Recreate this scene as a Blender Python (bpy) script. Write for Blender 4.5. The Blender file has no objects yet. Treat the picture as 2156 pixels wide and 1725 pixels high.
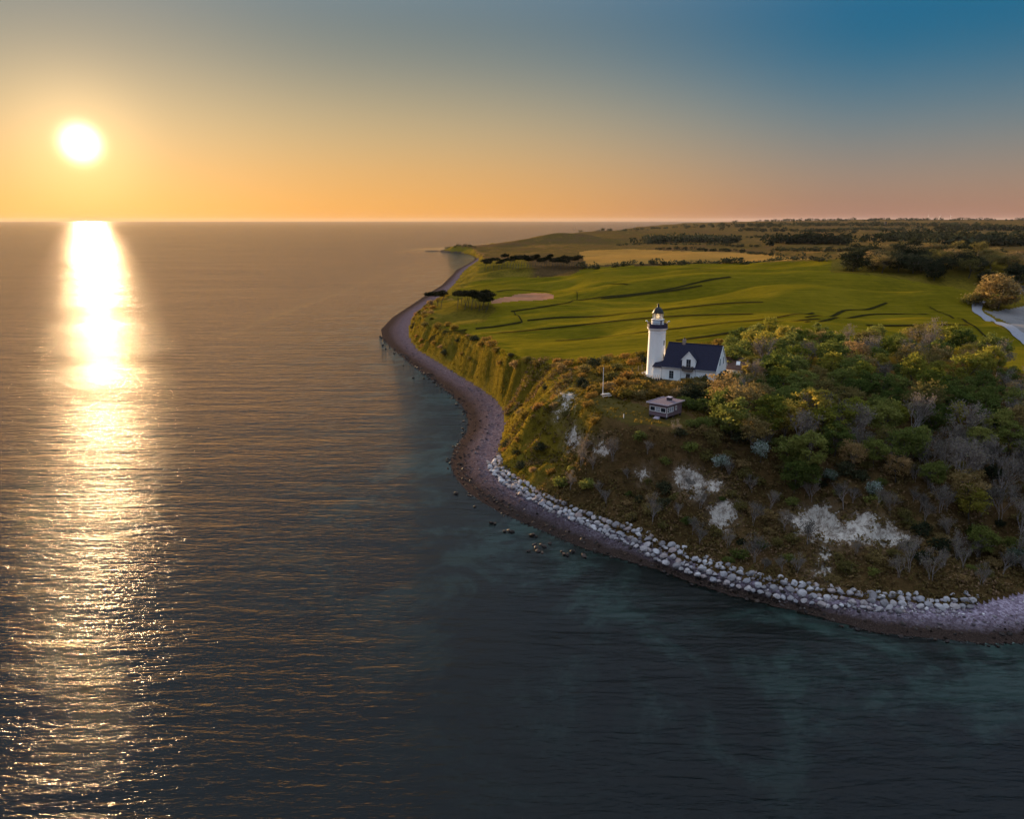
import bpy, math, random
import numpy as np
from mathutils import Vector, Matrix
R = math.radians
random.seed(7)
rng = np.random.default_rng(11)
scene = bpy.context.scene
C = scene.collection

# ------------------------------------------------------------------ camera
FW, FH, FPX = 2156.0, 1725.0, 1660.0          # measuring frame of the photograph
PITCH, CZ = R(13.5), 50.0
cam_d = bpy.data.cameras.new('camera')
cam = bpy.data.objects.new('camera', cam_d)
C.objects.link(cam)
cam.location = (0, 0, CZ)
cam.rotation_euler = (R(90) - PITCH, 0, 0)
cam_d.sensor_width = 36.0
cam_d.lens = 36.0 * FPX / FW
cam_d.clip_start = 0.5
cam_d.clip_end = 200000.0
scene.camera = cam

# ------------------------------------------------------------------ sky, sun, exposure
SUN_AZ, SUN_EL = R(-27.5), R(4.6)             # azimuth from +Y towards +X
SUN_DIR = Vector((math.sin(SUN_AZ) * math.cos(SUN_EL), math.cos(SUN_AZ) * math.cos(SUN_EL), math.sin(SUN_EL)))
world = bpy.data.worlds.new('World')
scene.world = world
world.use_nodes = True
wt = world.node_tree
wt.nodes.clear()
w_out = wt.nodes.new('ShaderNodeOutputWorld')
w_bg = wt.nodes.new('ShaderNodeBackground')
w_sky = wt.nodes.new('ShaderNodeTexSky')
w_sky.sky_type = 'NISHITA'
w_sky.sun_disc = False
w_sky.sun_elevation = SUN_EL
w_sky.sun_rotation = SUN_AZ
w_sky.altitude = 50
w_sky.air_density = 1.0
w_sky.dust_density = 1.2
w_sky.ozone_density = 3.0

def wnode(kind, *ins, op=None, **kw):
    n = wt.nodes.new(kind)
    if op: n.operation = op
    for k, v in kw.items(): setattr(n, k, v)
    for i, v in enumerate(ins):
        if v is None: continue
        if hasattr(v, 'is_output'): wt.links.new(v, n.inputs[i])
        else: n.inputs[i].default_value = v
    return n
def wmath(op, *ins): return wnode('ShaderNodeMath', *ins, op=op).outputs[0]
def wvec(op, *ins): return wnode('ShaderNodeVectorMath', *ins, op=op)
w_dir = wvec('NORMALIZE', wnode('ShaderNodeTexCoord').outputs['Generated']).outputs[0]
w_xyz = wnode('ShaderNodeSeparateXYZ', w_dir)
w_el = wmath('MAXIMUM', w_xyz.outputs[2], 0.0)
w_flat = wvec('NORMALIZE', wnode('ShaderNodeCombineXYZ', w_xyz.outputs[0], w_xyz.outputs[1], 0.0).outputs[0]).outputs[0]
w_az = wvec('DOT_PRODUCT', w_flat, (math.sin(SUN_AZ), math.cos(SUN_AZ), 0)).outputs['Value']     # 1 towards the sun, -1 away
w_dot = wmath('MAXIMUM', wvec('DOT_PRODUCT', w_dir, tuple(SUN_DIR)).outputs['Value'], 0.0)
w_t = wmath('POWER', w_el, 0.5)
def wramp(fac, stops):
    n = wnode('ShaderNodeValToRGB', fac)
    cr = n.color_ramp
    cr.interpolation = 'B_SPLINE' if len(stops) > 4 else 'LINEAR'
    while len(cr.elements) < len(stops): cr.elements.new(0.5)
    for e, (p, c) in zip(cr.elements, stops):
        e.position = p; e.color = (*c, 1)
    return n.outputs[0]
# position along the ramp = sqrt(sin elevation)
SKY_SUN = [(0.0, (0.49, 0.22, 0.045)), (0.12, (0.49, 0.225, 0.05)), (0.24, (0.41, 0.23, 0.08)), (0.33, (0.3, 0.225, 0.115)), (0.42, (0.135, 0.14, 0.115)), (0.52, (0.05, 0.09, 0.115)), (0.72, (0.33, 0.383, 0.462)), (1.0, (0.49, 0.558, 0.653))]  # upper stops of both ramps, above the view, brightened to light the shaded walls
SKY_OFF = [(0.0, (0.2, 0.095, 0.07)), (0.12, (0.21, 0.11, 0.075)), (0.22, (0.185, 0.13, 0.095)), (0.32, (0.095, 0.12, 0.125)), (0.42, (0.005, 0.075, 0.135)), (0.53, (0.0, 0.06, 0.135)), (0.72, (0.29, 0.356, 0.462)), (1.0, (0.49, 0.558, 0.653))]
r_sun = wramp(w_t, SKY_SUN)
r_off = wramp(w_t, SKY_OFF)
w_mix = wnode('ShaderNodeMix', data_type='RGBA')
w_fac = wnode('ShaderNodeMapRange', w_az, 0.62, 1.0, 0.0, 1.0, interpolation_type='SMOOTHSTEP').outputs[0]
wt.links.new(w_fac, w_mix.inputs[0]); wt.links.new(r_off, w_mix.inputs[6]); wt.links.new(r_sun, w_mix.inputs[7])
def wsc(col, s):
    n = wt.nodes.new('ShaderNodeVectorMath'); n.operation = 'SCALE'
    if hasattr(col, 'is_output'): wt.links.new(col, n.inputs[0])
    else: n.inputs[0].default_value = col
    if hasattr(s, 'is_output'): wt.links.new(s, n.inputs['Scale'])
    else: n.inputs['Scale'].default_value = s
    return n.outputs[0]
def wadd(a, b): return wvec('ADD', a, b).outputs[0]
w_col = wadd(wsc(w_mix.outputs[2], 4.2), wsc(w_sky.outputs[0], 0.014))
w_col = wadd(w_col, wsc((.40, .235, .092), wmath('POWER', w_dot, 60.0)))         # wide aureole
w_col = wadd(w_col, wsc((.88, .56, .24), wmath('POWER', w_dot, 600.0)))
w_col = wadd(w_col, wsc((14, 11.6, 7.7), wmath('POWER', w_dot, 10500.0)))         # the sun itself, dazzled
wt.links.new(w_col, w_bg.inputs[0])
w_bg.inputs[1].default_value = 0.10
wt.links.new(w_bg.outputs[0], w_out.inputs[0])

sun_d = bpy.data.lights.new('sun', 'SUN')
sun_d.energy = 2.8
sun_d.angle = R(0.6)
sun_d.color = (1.0, 0.66, 0.33)
sun = bpy.data.objects.new('sun', sun_d)
C.objects.link(sun)
sun.location = (-60, 120, 90)
sun.rotation_euler = SUN_DIR.to_track_quat('Z', 'Y').to_euler()

scene.view_settings.view_transform = 'Standard'
scene.view_settings.look = 'None'
scene.view_settings.exposure = 2.1
scene.view_settings.gamma = 1.0
scene.view_settings.use_curve_mapping = False
scene.cycles.use_denoising = True
scene.cycles.max_bounces = 6
scene.cycles.diffuse_bounces = 3
scene.cycles.glossy_bounces = 3
scene.cycles.transparent_max_bounces = 8
scene.cycles.sample_clamp_indirect = 4.0
scene.cycles.sample_clamp_direct = 30.0

# ------------------------------------------------------------------ helpers: frame measuring, noise, materials, meshes
cP, sP = math.cos(PITCH), math.sin(PITCH)
def ray(px, py):
    a = (np.asarray(px, float) - FW / 2) / FPX
    b = (FH / 2 - np.asarray(py, float)) / FPX
    return np.stack([a, cP + b * sP, -sP + b * cP], -1)
def at_z(px, py, z):
    d = ray(px, py)
    t = (np.asarray(z, float) - CZ) / d[..., 2]
    return np.stack([d[..., 0] * t, d[..., 1] * t, np.zeros_like(t) + z], -1)
def project(x, y, z):
    dz = z - CZ
    dep = y * cP - dz * sP
    up = y * sP + dz * cP
    return FW / 2 + FPX * x / dep, FH / 2 - FPX * up / dep

def _hash(ix, iy, seed):
    h = (ix.astype(np.int64) * 374761393 + iy.astype(np.int64) * 668265263 + seed * 1442695041) & 0xFFFFFFFF
    h = ((h ^ (h >> 13)) * 1274126177) & 0xFFFFFFFF
    h = (h ^ (h >> 16)) & 0xFFFFFFFF
    return h / 4294967295.0
def vnoise(x, y, seed=0):
    ix, iy = np.floor(x), np.floor(y)
    fx, fy = x - ix, y - iy
    fx = fx * fx * fx * (fx * (fx * 6 - 15) + 10); fy = fy * fy * fy * (fy * (fy * 6 - 15) + 10)
    a, b = _hash(ix, iy, seed), _hash(ix + 1, iy, seed)
    c, d = _hash(ix, iy + 1, seed), _hash(ix + 1, iy + 1, seed)
    return (a + (b - a) * fx) * (1 - fy) + (c + (d - c) * fx) * fy
def fbm(x, y, seed=0, octv=4, gain=0.5):
    s, amp, tot = 0, 1.0, 0
    for k in range(octv):
        s = s + amp * (vnoise(x * 2 ** k + 17.3 * k, y * 2 ** k - 9.1 * k, seed + k) * 2 - 1)
        tot += amp; amp *= gain
    return s / tot
def sstep(a, b, x):
    t = np.clip((x - a) / (b - a), 0, 1)
    return t * t * (3 - 2 * t)

def poly_dist(px, py, line):
    """distance to a polyline and arc length of the nearest point"""
    best = np.full(px.shape, 1e18); arc = np.zeros(px.shape); s0 = 0.0
    for (x0, y0), (x1, y1) in zip(line[:-1], line[1:]):
        dx, dy = x1 - x0, y1 - y0
        L2 = dx * dx + dy * dy; L = math.sqrt(L2)
        if L < 1e-6: continue
        t = np.clip(((px - x0) * dx + (py - y0) * dy) / L2, 0, 1)
        d = (px - x0 - t * dx) ** 2 + (py - y0 - t * dy) ** 2
        m = d < best
        best = np.where(m, d, best); arc = np.where(m, s0 + t * L, arc)
        s0 += L
    return np.sqrt(best), arc
def inside(px, py, poly):
    c = np.zeros(px.shape, bool)
    n = len(poly)
    for i in range(n):
        x0, y0 = poly[i]; x1, y1 = poly[(i + 1) % n]
        if y0 == y1: continue
        c ^= ((y0 > py) != (y1 > py)) & (px < (x1 - x0) * (py - y0) / (y1 - y0) + x0)
    return c

class NT:
    """small node-tree writer"""
    def __init__(s, name):
        s.m = bpy.data.materials.new(name); s.m.use_nodes = True
        s.t = s.m.node_tree; s.t.nodes.clear()
        s.out = s.t.nodes.new('ShaderNodeOutputMaterial')
    def n(s, kind, ins=None, **kw):
        nd = s.t.nodes.new(kind)
        for k, v in kw.items(): setattr(nd, k, v)
        for k, v in (ins or {}).items():
            if hasattr(v, 'is_output'): s.t.links.new(v, nd.inputs[k])
            else: nd.inputs[k].default_value = v
        return nd
    def math(s, op, a, b=0.0, c=0.0): return s.n('ShaderNodeMath', {0: a, 1: b, 2: c}, operation=op).outputs[0]
    def pos(s, scale=(1, 1, 1), rot=(0, 0, 0), src='Object'):
        co = s.n('ShaderNodeTexCoord').outputs[src]
        return s.n('ShaderNodeMapping', {0: co, 2: rot, 3: scale}).outputs[0]
    def noise(s, vec, scale, detail=4, rough=0.55, dist=0.0): return s.n('ShaderNodeTexNoise', {'Vector': vec, 'Scale': scale, 'Detail': detail, 'Roughness': rough, 'Distortion': dist}).outputs[0]
    def ramp(s, fac, stops, interp='LINEAR'):
        nd = s.n('ShaderNodeValToRGB', {0: fac}); cr = nd.color_ramp; cr.interpolation = interp
        while len(cr.elements) < len(stops): cr.elements.new(0.5)
        for e, (p, c) in zip(cr.elements, stops):
            e.position = p; e.color = (*c, 1) if len(c) == 3 else c
        return nd.outputs[0]
    def mix(s, fac, a, b, blend='MIX'):
        nd = s.n('ShaderNodeMix', {0: fac, 6: a, 7: b}, data_type='RGBA', blend_type=blend)
        return nd.outputs[2]
    def attr(s, name, out='Fac'): return s.n('ShaderNodeAttribute', attribute_name=name).outputs[out]
    def bump(s, h, strength=0.5, dist=0.1, normal=None):
        ins = {'Height': h, 'Strength': strength, 'Distance': dist}
        if normal is not None: ins['Normal'] = normal
        return s.n('ShaderNodeBump', ins).outputs[0]
    def bsdf(s, col, rough=0.8, normal=None, **kw):
        ins = {'Base Color': col, 'Roughness': rough}
        if normal is not None: ins['Normal'] = normal
        ins.update(kw)
        nd = s.n('ShaderNodeBsdfPrincipled', ins)
        s.t.links.new(nd.outputs[0], s.out.inputs[0])
        return nd
def c4(r, g, b): return (r, g, b, 1)

def mesh_np(name, verts, faces, attrs=None, smooth=False):
    """verts (n,3); faces (m,3) or (m,4) arrays"""
    me = bpy.data.meshes.new(name)
    verts = np.asarray(verts, np.float32); faces = np.asarray(faces, np.int32)
    k = faces.shape[1]
    me.vertices.add(len(verts)); me.vertices.foreach_set('co', verts.ravel())
    me.loops.add(faces.size); me.loops.foreach_set('vertex_index', faces.ravel())
    me.polygons.add(len(faces))
    me.polygons.foreach_set('loop_start', np.arange(0, faces.size, k, dtype=np.int32))
    me.polygons.foreach_set('loop_total', np.full(len(faces), k, np.int32))
    if smooth: me.polygons.foreach_set('use_smooth', np.ones(len(faces), bool))
    for an, av in (attrs or {}).items():
        a = me.attributes.new(an, 'FLOAT', 'POINT'); a.data.foreach_set('value', np.asarray(av, np.float32))
    me.update(calc_edges=True)
    return me
def link(name, me, mat=None, parent=None):
    o = bpy.data.objects.new(name, me); C.objects.link(o)
    if mat is not None and me is not None and not me.materials: me.materials.append(mat)
    if parent is not None: o.parent = parent
    return o
def tag(o, label=None, cat=None, group=None, kind=None):
    if label: o['label'] = label
    if cat: o['category'] = cat
    if group: o['group'] = group
    if kind: o['kind'] = kind
    return o

# ------------------------------------------------------------------ the coast: shoreline, back of the beach, brow of the cliff
SHORE_PX = [(2420, 1330), (2280, 1350), (2156, 1354), (2080, 1356), (2000, 1347), (1920, 1340), (1850, 1332), (1770, 1312), (1700, 1291), (1640, 1279), (1600, 1266), (1540, 1254), (1500, 1240), (1440, 1220), (1400, 1203), (1340, 1186), (1290, 1171), (1240, 1158),
    (1200, 1142), (1150, 1120), (1110, 1103), (1060, 1082), (1020, 1060), (985, 1036), (958, 1004), (948, 975), (958, 942), (984, 908), (986, 884), (976, 858), (950, 830), (905, 795), (870, 770), (830, 737), (806, 714), (802, 694), (828, 667), (868, 641), (905, 616), (930, 601), (948, 583), (957, 574), (963, 567), (985, 556), (1001, 546), (1004, 541),
    (990, 535), (965, 532), (940, 531), (925, 529.5), (932, 526), (950, 523), (985, 522.5), (1040, 517), (1100, 511), (1160, 502), (1205, 496), (1240, 491), (1300, 486.5), (1360, 481), (1400, 476), (1440, 470.5), (1520, 467), (1640, 465.2)]
shore = at_z(*np.array(SHORE_PX, float).T, 0.0)[:, :2]
BACK_PX = [(2420, 1235), (2280, 1240), (2156, 1247), (2050, 1272), (1950, 1270), (1800, 1258), (1700, 1243), (1600, 1222), (1500, 1196), (1430, 1172), (1380, 1150), (1330, 1128), (1260, 1098), (1180, 1066), (1130, 1042), (1080, 1010), (1052, 985), (1046, 965), (1056, 930), (1066, 890), (1061, 860), (1045, 838), (1010, 813), (960, 783), (920, 758), (882, 735), (866, 715), (862, 692), (870, 667), (892, 646), (935, 620), (956, 600), (968, 585), (975, 573), (988, 562), (1008, 549), (1012, 543)]
back = at_z(*np.array(BACK_PX, float).T, 2.0)[:, :2]
BROW_PX = [(2420, 930, 15), (2280, 935, 14.5), (2156, 940, 14), (2000, 940, 14), (1850, 938, 14), (1700, 925, 14.5), (1550, 915, 15), (1430, 905, 15.5), (1330, 893, 15.8), (1262, 872, 16), (1232, 850, 16), (1222, 832, 16.2), (1205, 812, 16), (1190, 790, 15.6), (1165, 770, 15.2), (1120, 758, 15), (1070, 745, 14.6), (1020, 722, 13.8), (965, 700, 12.6), (915, 682, 11.6), (893, 672, 11), (895, 660, 10.5), (915, 644, 10), (955, 622, 9), (985, 600, 8.5), (1000, 583, 8), (1008, 568, 8), (1020, 553, 7), (1022, 545, 6)]
bp = np.array(BROW_PX, float)
brow = at_z(bp[:, 0], bp[:, 1], bp[:, 2])[:, :2]
# beyond the second bay both lines simply follow the shore at a fixed distance
far_s = shore[45:]
def offset_line(line, d):
    out = []
    for i in range(len(line)):
        a, b = line[max(i - 1, 0)], line[min(i + 1, len(line) - 1)]
        t = (b - a) / np.linalg.norm(b - a)
        out.append(line[i] + d * np.array([t[1], -t[0]]))
    return np.array(out)
back = np.vstack([back, offset_line(far_s, 7.0)[2:]])
brow = np.vstack([brow, offset_line(far_s, 26.0)[2:]])
CLOSE = [(16000.0, 26000.0), (26000.0, 9000.0), (900.0, 60.0)]
CLOSE[0] = (16000.0, 30000.0)
land_poly = list(map(tuple, shore)) + CLOSE
back_poly = list(map(tuple, back)) + CLOSE
brow_poly = list(map(tuple, brow)) + CLOSE

# heights of the upland, from measured points (frame x, frame y, height)
UP = [(1380, 788, 18), (1450, 806, 17.6), (1525, 798, 17.6), (1590, 790, 17.8), (1405, 882, 16), (1270, 838, 16.6), (1340, 860, 16.3), (1310, 790, 17.6), (1250, 770, 17.0),
      (1700, 830, 17.5), (1900, 830, 17.5), (2100, 840, 17.2), (1700, 740, 19), (1950, 750, 19.5), (2130, 790, 19), (2300, 820, 19), (2400, 780, 19),
      (1250, 740, 16.2), (1400, 715, 17.5), (1200, 700, 15.2), (1100, 705, 14.2), (1050, 690, 13), (1300, 670, 17), (1500, 690, 19), (1700, 690, 21), (1900, 700, 20),
      (1150, 660, 14), (1250, 630, 15.4), (1450, 640, 18.5), (1100, 625, 12.5), (1000, 640, 12.6), (940, 645, 13), (1000, 612, 9.5), (1080, 600, 12), (1250, 600, 15), (1450, 610, 20), (1600, 630, 21), (1850, 650, 20), (2050, 650, 17),
      (1100, 578, 12), (1200, 568, 13), (1300, 570, 15.5), (1500, 565, 19), (1700, 580, 22), (1850, 588, 20), (2000, 610, 17), (2110, 650, 15.5), (2156, 690, 15.5), (2300, 700, 16),
      (1400, 553, 13), (1300, 545, 11), (1500, 545, 13.5), (1650, 545, 14), (1750, 548, 16), (1060, 553, 10), (1130, 545, 9), (1230, 535, 9), (1400, 530, 10), (1600, 530, 13), (1800, 560, 20), (1950, 552, 24), (2080, 565, 20), (2200, 600, 17),]
# the far country: frame x, frame y, distance
UPFAR = [(1300, 522, 1200), (1500, 518, 1200), (1700, 518, 1200), (1850, 520, 1150), (2000, 520, 1150), (2140, 530, 1050), (2300, 535, 1000), (1400, 508, 1600), (1550, 507, 1600), (1700, 507, 1600), (1900, 507, 1550), (2100, 508, 1500), (2300, 515, 1500),
         (1195, 497, 1620), (1150, 503, 1570), (1100, 510, 1500), (1050, 517, 1430), (1000, 521, 1370), (950, 520.5, 1345), (1250, 503, 1600), (1300, 512, 1500), (1330, 489, 2500), (1270, 487, 2300), (1225, 487, 2250),
         (1430, 492, 2300), (1600, 493, 2300), (1750, 493, 2300), (1900, 494, 2250), (2100, 496, 2200), (2300, 498, 2200), (1400, 481, 3200), (1500, 478, 3200), (1650, 479, 3100), (1850, 480, 3100), (2050, 482, 3000), (2300, 483, 3000),
         (1450, 472, 4600), (1600, 469, 4600), (1750, 469, 4500), (1900, 469, 4500), (2100, 469, 4500), (2350, 469, 4500), (1550, 467, 6500), (1700, 465, 6500), (1860, 463, 6500), (2050, 463, 6500), (2300, 463, 6500), (1600, 467, 12000), (1900, 465, 12000), (2300, 465, 12000)]
up = np.array(UP, float)
upw = at_z(up[:, 0], up[:, 1], up[:, 2])
uf = np.array(UPFAR, float); fd = ray(uf[:, 0], uf[:, 1]); fd = fd / np.linalg.norm(fd[:, :2], axis=1)[:, None] * uf[:, 2:3]; fd[:, 2] += CZ
lowf = np.column_stack([offset_line(far_s, 60.0)[8:], np.full(len(far_s) - 8, 7.0)])
upw = np.vstack([upw, fd, lowf])
ctrl = np.vstack([upw, np.column_stack([brow[:29:2], bp[::2, 2]])])
def lp(x, y): return np.stack([np.log(np.hypot(x, y)) * 1.0, np.arctan2(x, y)], -1)
cl = lp(ctrl[:, 0], ctrl[:, 1])
def _k(d2): return np.where(d2 > 1e-12, d2 * np.log(d2 + 1e-12), 0)
d2 = ((cl[:, None] - cl[None]) ** 2).sum(-1)
nC = len(cl)
A = np.zeros((nC + 3, nC + 3)); A[:nC, :nC] = _k(d2) + np.eye(nC) * 2e-3
A[:nC, nC] = 1; A[:nC, nC + 1:] = cl; A[nC, :nC] = 1; A[nC + 1:, :nC] = cl.T
wts = np.linalg.solve(A, np.concatenate([ctrl[:, 2], [0, 0, 0]]))
def upland(x, y):
    q = lp(x, y); out = wts[nC] + q[..., 0] * wts[nC + 1] + q[..., 1] * wts[nC + 2]
    for i in range(nC):
        out = out + wts[i] * _k((q[..., 0] - cl[i, 0]) ** 2 + (q[..., 1] - cl[i, 1]) ** 2)
    return out
# rounded knolls on the upland: frame x, frame y, z guess, radius across, radius along, height, turn
KNOLLS = [(1545, 592, 22, 70, 26, 4.5, -.15), (1330, 584, 17, 42, 24, 3.2, 0), (1760, 612, 22, 50, 20, 3.6, -.2), (1700, 690, 21, 45, 14, 2.2, -.2), (1880, 672, 20, 38, 13, 2.0, -.3), (1480, 655, 18, 50, 13, 1.8, -.2), (1230, 648, 15, 40, 16, 1.3, .1),
          (1940, 560, 22, 60, 50, 7, 0), (2060, 575, 19, 45, 35, 5, 0), (1660, 474, 20, 260, 300, 5, 0), (1840, 473, 22, 300, 300, 6, 0), (2050, 476, 22, 250, 300, 5, 0),
          (950, 640, 12, 13, 16, 2.6, 0), (985, 650, 12.8, 14, 12, 1.8, 0), (1195, 509, 10, 80, 42, 12, 0), (1130, 513, 9, 60, 38, 8, 0), (1070, 518, 7, 50, 35, 5, 0), (948, 523, 6, 22, 26, 4, 0), (975, 523, 6, 18, 24, 2, 0), (1510, 548, 14, 70, 30, 3, 0), (1700, 516, 17, 120, 70, 4, 0)]
kn = [(at_z(k[0], k[1], k[2]), k) for k in KNOLLS]
def S2(pts): return [(a / 1.7389, b / 1.7389) for a, b in pts]
CHALK = [S2([(2478, 1720), (2500, 1712), (2560, 1732), (2590, 1760), (2640, 1775), (2650, 1790), (2610, 1798), (2575, 1790), (2575, 1825), (2545, 1828), (2535, 1790), (2500, 1795), (2480, 1775)]),
         S2([(2880, 1890), (2920, 1878), (2980, 1860), (3010, 1850), (3060, 1868), (3050, 1890), (3090, 1930), (3140, 1880), (3190, 1878), (3215, 1900), (3200, 1940), (3260, 1915), (3290, 1960), (3335, 1965), (3320, 1990), (3230, 2002), (3160, 1985), (3080, 1985), (2980, 1968), (2910, 1945)]),
         S2([(2335, 1735), (2350, 1718), (2375, 1720), (2372, 1748), (2345, 1755)]), S2([(2175, 1625), (2190, 1615), (2235, 1630), (2220, 1662), (2185, 1655)]),
         S2([(3010, 2010), (3035, 2008), (3030, 2090), (3045, 2110), (3025, 2120), (2960, 2105), (3005, 2090)]), S2([(2605, 1855), (2640, 1840), (2695, 1850), (2690, 1900), (2650, 1945), (2610, 1930)]), S2([(2080, 1465), (2085, 1450), (2060, 1490), (2030, 1528), (2040, 1522), (2075, 1495)]), S2([(2075, 1625), (2085, 1590), (2100, 1560), (2120, 1600), (2110, 1640), (2085, 1645)]), S2([(2050, 1442), (2080, 1440), (2105, 1450), (2100, 1465), (2072, 1466)])]
def chalk_at(a, b):
    m = np.full(a.shape, -60.0)
    for c in CHALK:
        d_, _ = poly_dist(a, b, c + c[:1]); m = np.maximum(m, np.where(inside(a, b, c), d_, -d_))
    return m
def height(x, y, detail=True):
    x = np.asarray(x, float); y = np.asarray(y, float)
    r = np.hypot(x, y)
    ds, _ = poly_dist(x, y, shore)
    on = inside(x, y, land_poly)
    ds = np.where(on, ds, -ds)
    db, ab = poly_dist(x, y, back)
    dr, _ = poly_dist(x, y, brow)
    inb = inside(x, y, back_poly) & on
    inr = inside(x, y, brow_poly) & inb
    zu = upland(x, y)
    for (c, k) in kn:
        ca, sa = math.cos(k[6]), math.sin(k[6])
        u = ((x - c[0]) * ca + (y - c[1]) * sa) / k[3]; v = (-(x - c[0]) * sa + (y - c[1]) * ca) / k[4]
        zu = zu + k[5] * np.exp(-(u * u + v * v))
    zu = zu + fbm(x / 60, y / 60, 5, 3) * np.clip(r / 400, .3, 2.5) * 1.1 + fbm(x / 60 + 3, y / 34, 15, 2) * 5.2 * sstep(200, 280, r) * sstep(900, 600, r)
    zu = np.maximum(zu, 4.0)
    t = db / (db + dr + 1e-6)
    t = np.clip(t + (fbm(x / 11, y / 11, 33, 3) * .30 + fbm(x / 4.5, y / 4.5, 34, 2) * .10) * np.clip(4 * t * (1 - t), 0, 1), 0, 1)
    # beach: gentle rise, with a storm ridge
    bw = ds + db + 1e-6
    fb = np.clip(ds / bw, 0, 1)
    zbeach = 1.9 * fb ** 0.9 + .22 * np.exp(-((fb - .55) / .1) ** 2)
    zbeach = zbeach + (fbm(x / 3.0, y / 3.0, 9, 3) * .13 if detail else 0) * np.clip(fb * 6, 0, 1)
    # cliff
    prof = 0.10 * t + 0.90 * sstep(-.12, 1.02, t) ** 1.1
    prof = np.clip((prof - prof.min() * 0) , 0, 1)
    zc = 1.9 + (zu - 1.9) * prof
    mid = np.clip(4 * t * (1 - t), 0, 1)
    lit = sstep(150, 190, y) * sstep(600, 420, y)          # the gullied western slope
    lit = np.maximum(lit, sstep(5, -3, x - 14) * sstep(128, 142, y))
    warp = fbm(x / 16, y / 16, 31, 3) * 9.0 + fbm(x / 5, y / 5, 35, 2) * 3.0; gm = .25 + 1.1 * vnoise(x / 13, y / 13, 37)
    g1 = 1 - np.abs(fbm((ab + warp) / 9.0 + db * .045, db / 42.0, 41, 3)) * 2
    g2 = 1 - np.abs(fbm((ab + warp) / 3.6 + db * .09, db / 16.0, 43, 2)) * 2
    zc = zc + mid * (lit * gm * (2.2 * (g1 - .5) + .7 * (g2 - .5)) + (1 - lit) * (1.5 * (g1 - .5) * gm)) + mid * fbm(x / 8, y / 8, 44, 3) * (1.3 + 1.1 * lit)
    if detail:
        zc = zc + np.clip(mid * 3, 0, 1) * (fbm(x / 2.2, y / 2.2, 51, 3) * .38 + fbm(x / .8, y / .8, 52, 2) * .14)
        rough_top = np.exp(-dr / 10.0) * (r < 700)
        zu = zu + rough_top * (fbm(x / 4, y / 4, 53, 3) * .5 + fbm(x / 1.3, y / 1.3, 54, 2) * .15)
    nm = inb & ~inr & (r < 200)
    if nm.any():
        pa, pb = project(x[nm], y[nm], zc[nm]); cm_ = chalk_at(pa, pb) + fbm(x[nm] / 1.5, y[nm] / 1.5, 57, 3) * 14
        cut = sstep(-3, 9, cm_)
        zc[nm] = zc[nm] - cut * (.55 + .55 * np.abs(fbm(x[nm] / 1.6, y[nm] / 3.5, 58, 3)))
    zsea = -np.clip(-ds * .055, 0, 7) - .12 * np.clip(-ds, 0, 1)
    z = np.where(inr, zu, np.where(inb, zc, np.where(on, zbeach, zsea)))
    # levelled plots under the buildings and the lawn
    for lx, ly, lz, rad, soft in LEVELS:
        w = sstep(rad + soft, rad, np.hypot(x - lx, y - ly))
        z = z * (1 - w) + lz * w
    return z, dict(ds=ds, on=on, inb=inb, inr=inr, t=t, fb=fb, db=db, dr=dr, ab=ab, lit=lit)
SCARS = []; LEVELS = []
LH = at_z(1380, 788, 18.0)                       # lighthouse base
HUT = at_z(1407, 884, 16.0)
LEVELS = [(LH[0] + 4, LH[1] + 1, 18.0, 8, 5), (LH[0] + 12, LH[1] + 1, 17.6, 8, 5), (HUT[0], HUT[1], 16.0, 5, 5)]
def ground(x, y): return height(np.array([x], float), np.array([y], float))[0][0]
def cast(pts):
    """frame points -> points on the ground"""
    pts = np.array(pts, float)
    d = ray(pts[:, 0], pts[:, 1]); d = d / np.linalg.norm(d[:, :2], axis=1)[:, None]
    rr = np.exp(np.linspace(math.log(60), math.log(9000), 420))
    X = d[:, 0:1] * rr; Y = d[:, 1:2] * rr; Z = CZ + d[:, 2:3] * rr
    G = height(X.ravel(), Y.ravel())[0].reshape(X.shape)
    below = Z <= np.maximum(G, 0)
    i = np.where(below.any(1), below.argmax(1), len(rr) - 1)
    i = np.maximum(i, 1); k = np.arange(len(pts))
    f0 = (Z - np.maximum(G, 0))[k, i - 1]; f1 = (Z - np.maximum(G, 0))[k, i]
    w = np.clip(f0 / (f0 - f1 + 1e-9), 0, 1)
    q = rr[i - 1] + (rr[i] - rr[i - 1]) * w
    out = d * q[:, None]; out[:, 2] += CZ
    out[:, 2] = height(out[:, 0], out[:, 1])[0]
    return out

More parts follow.
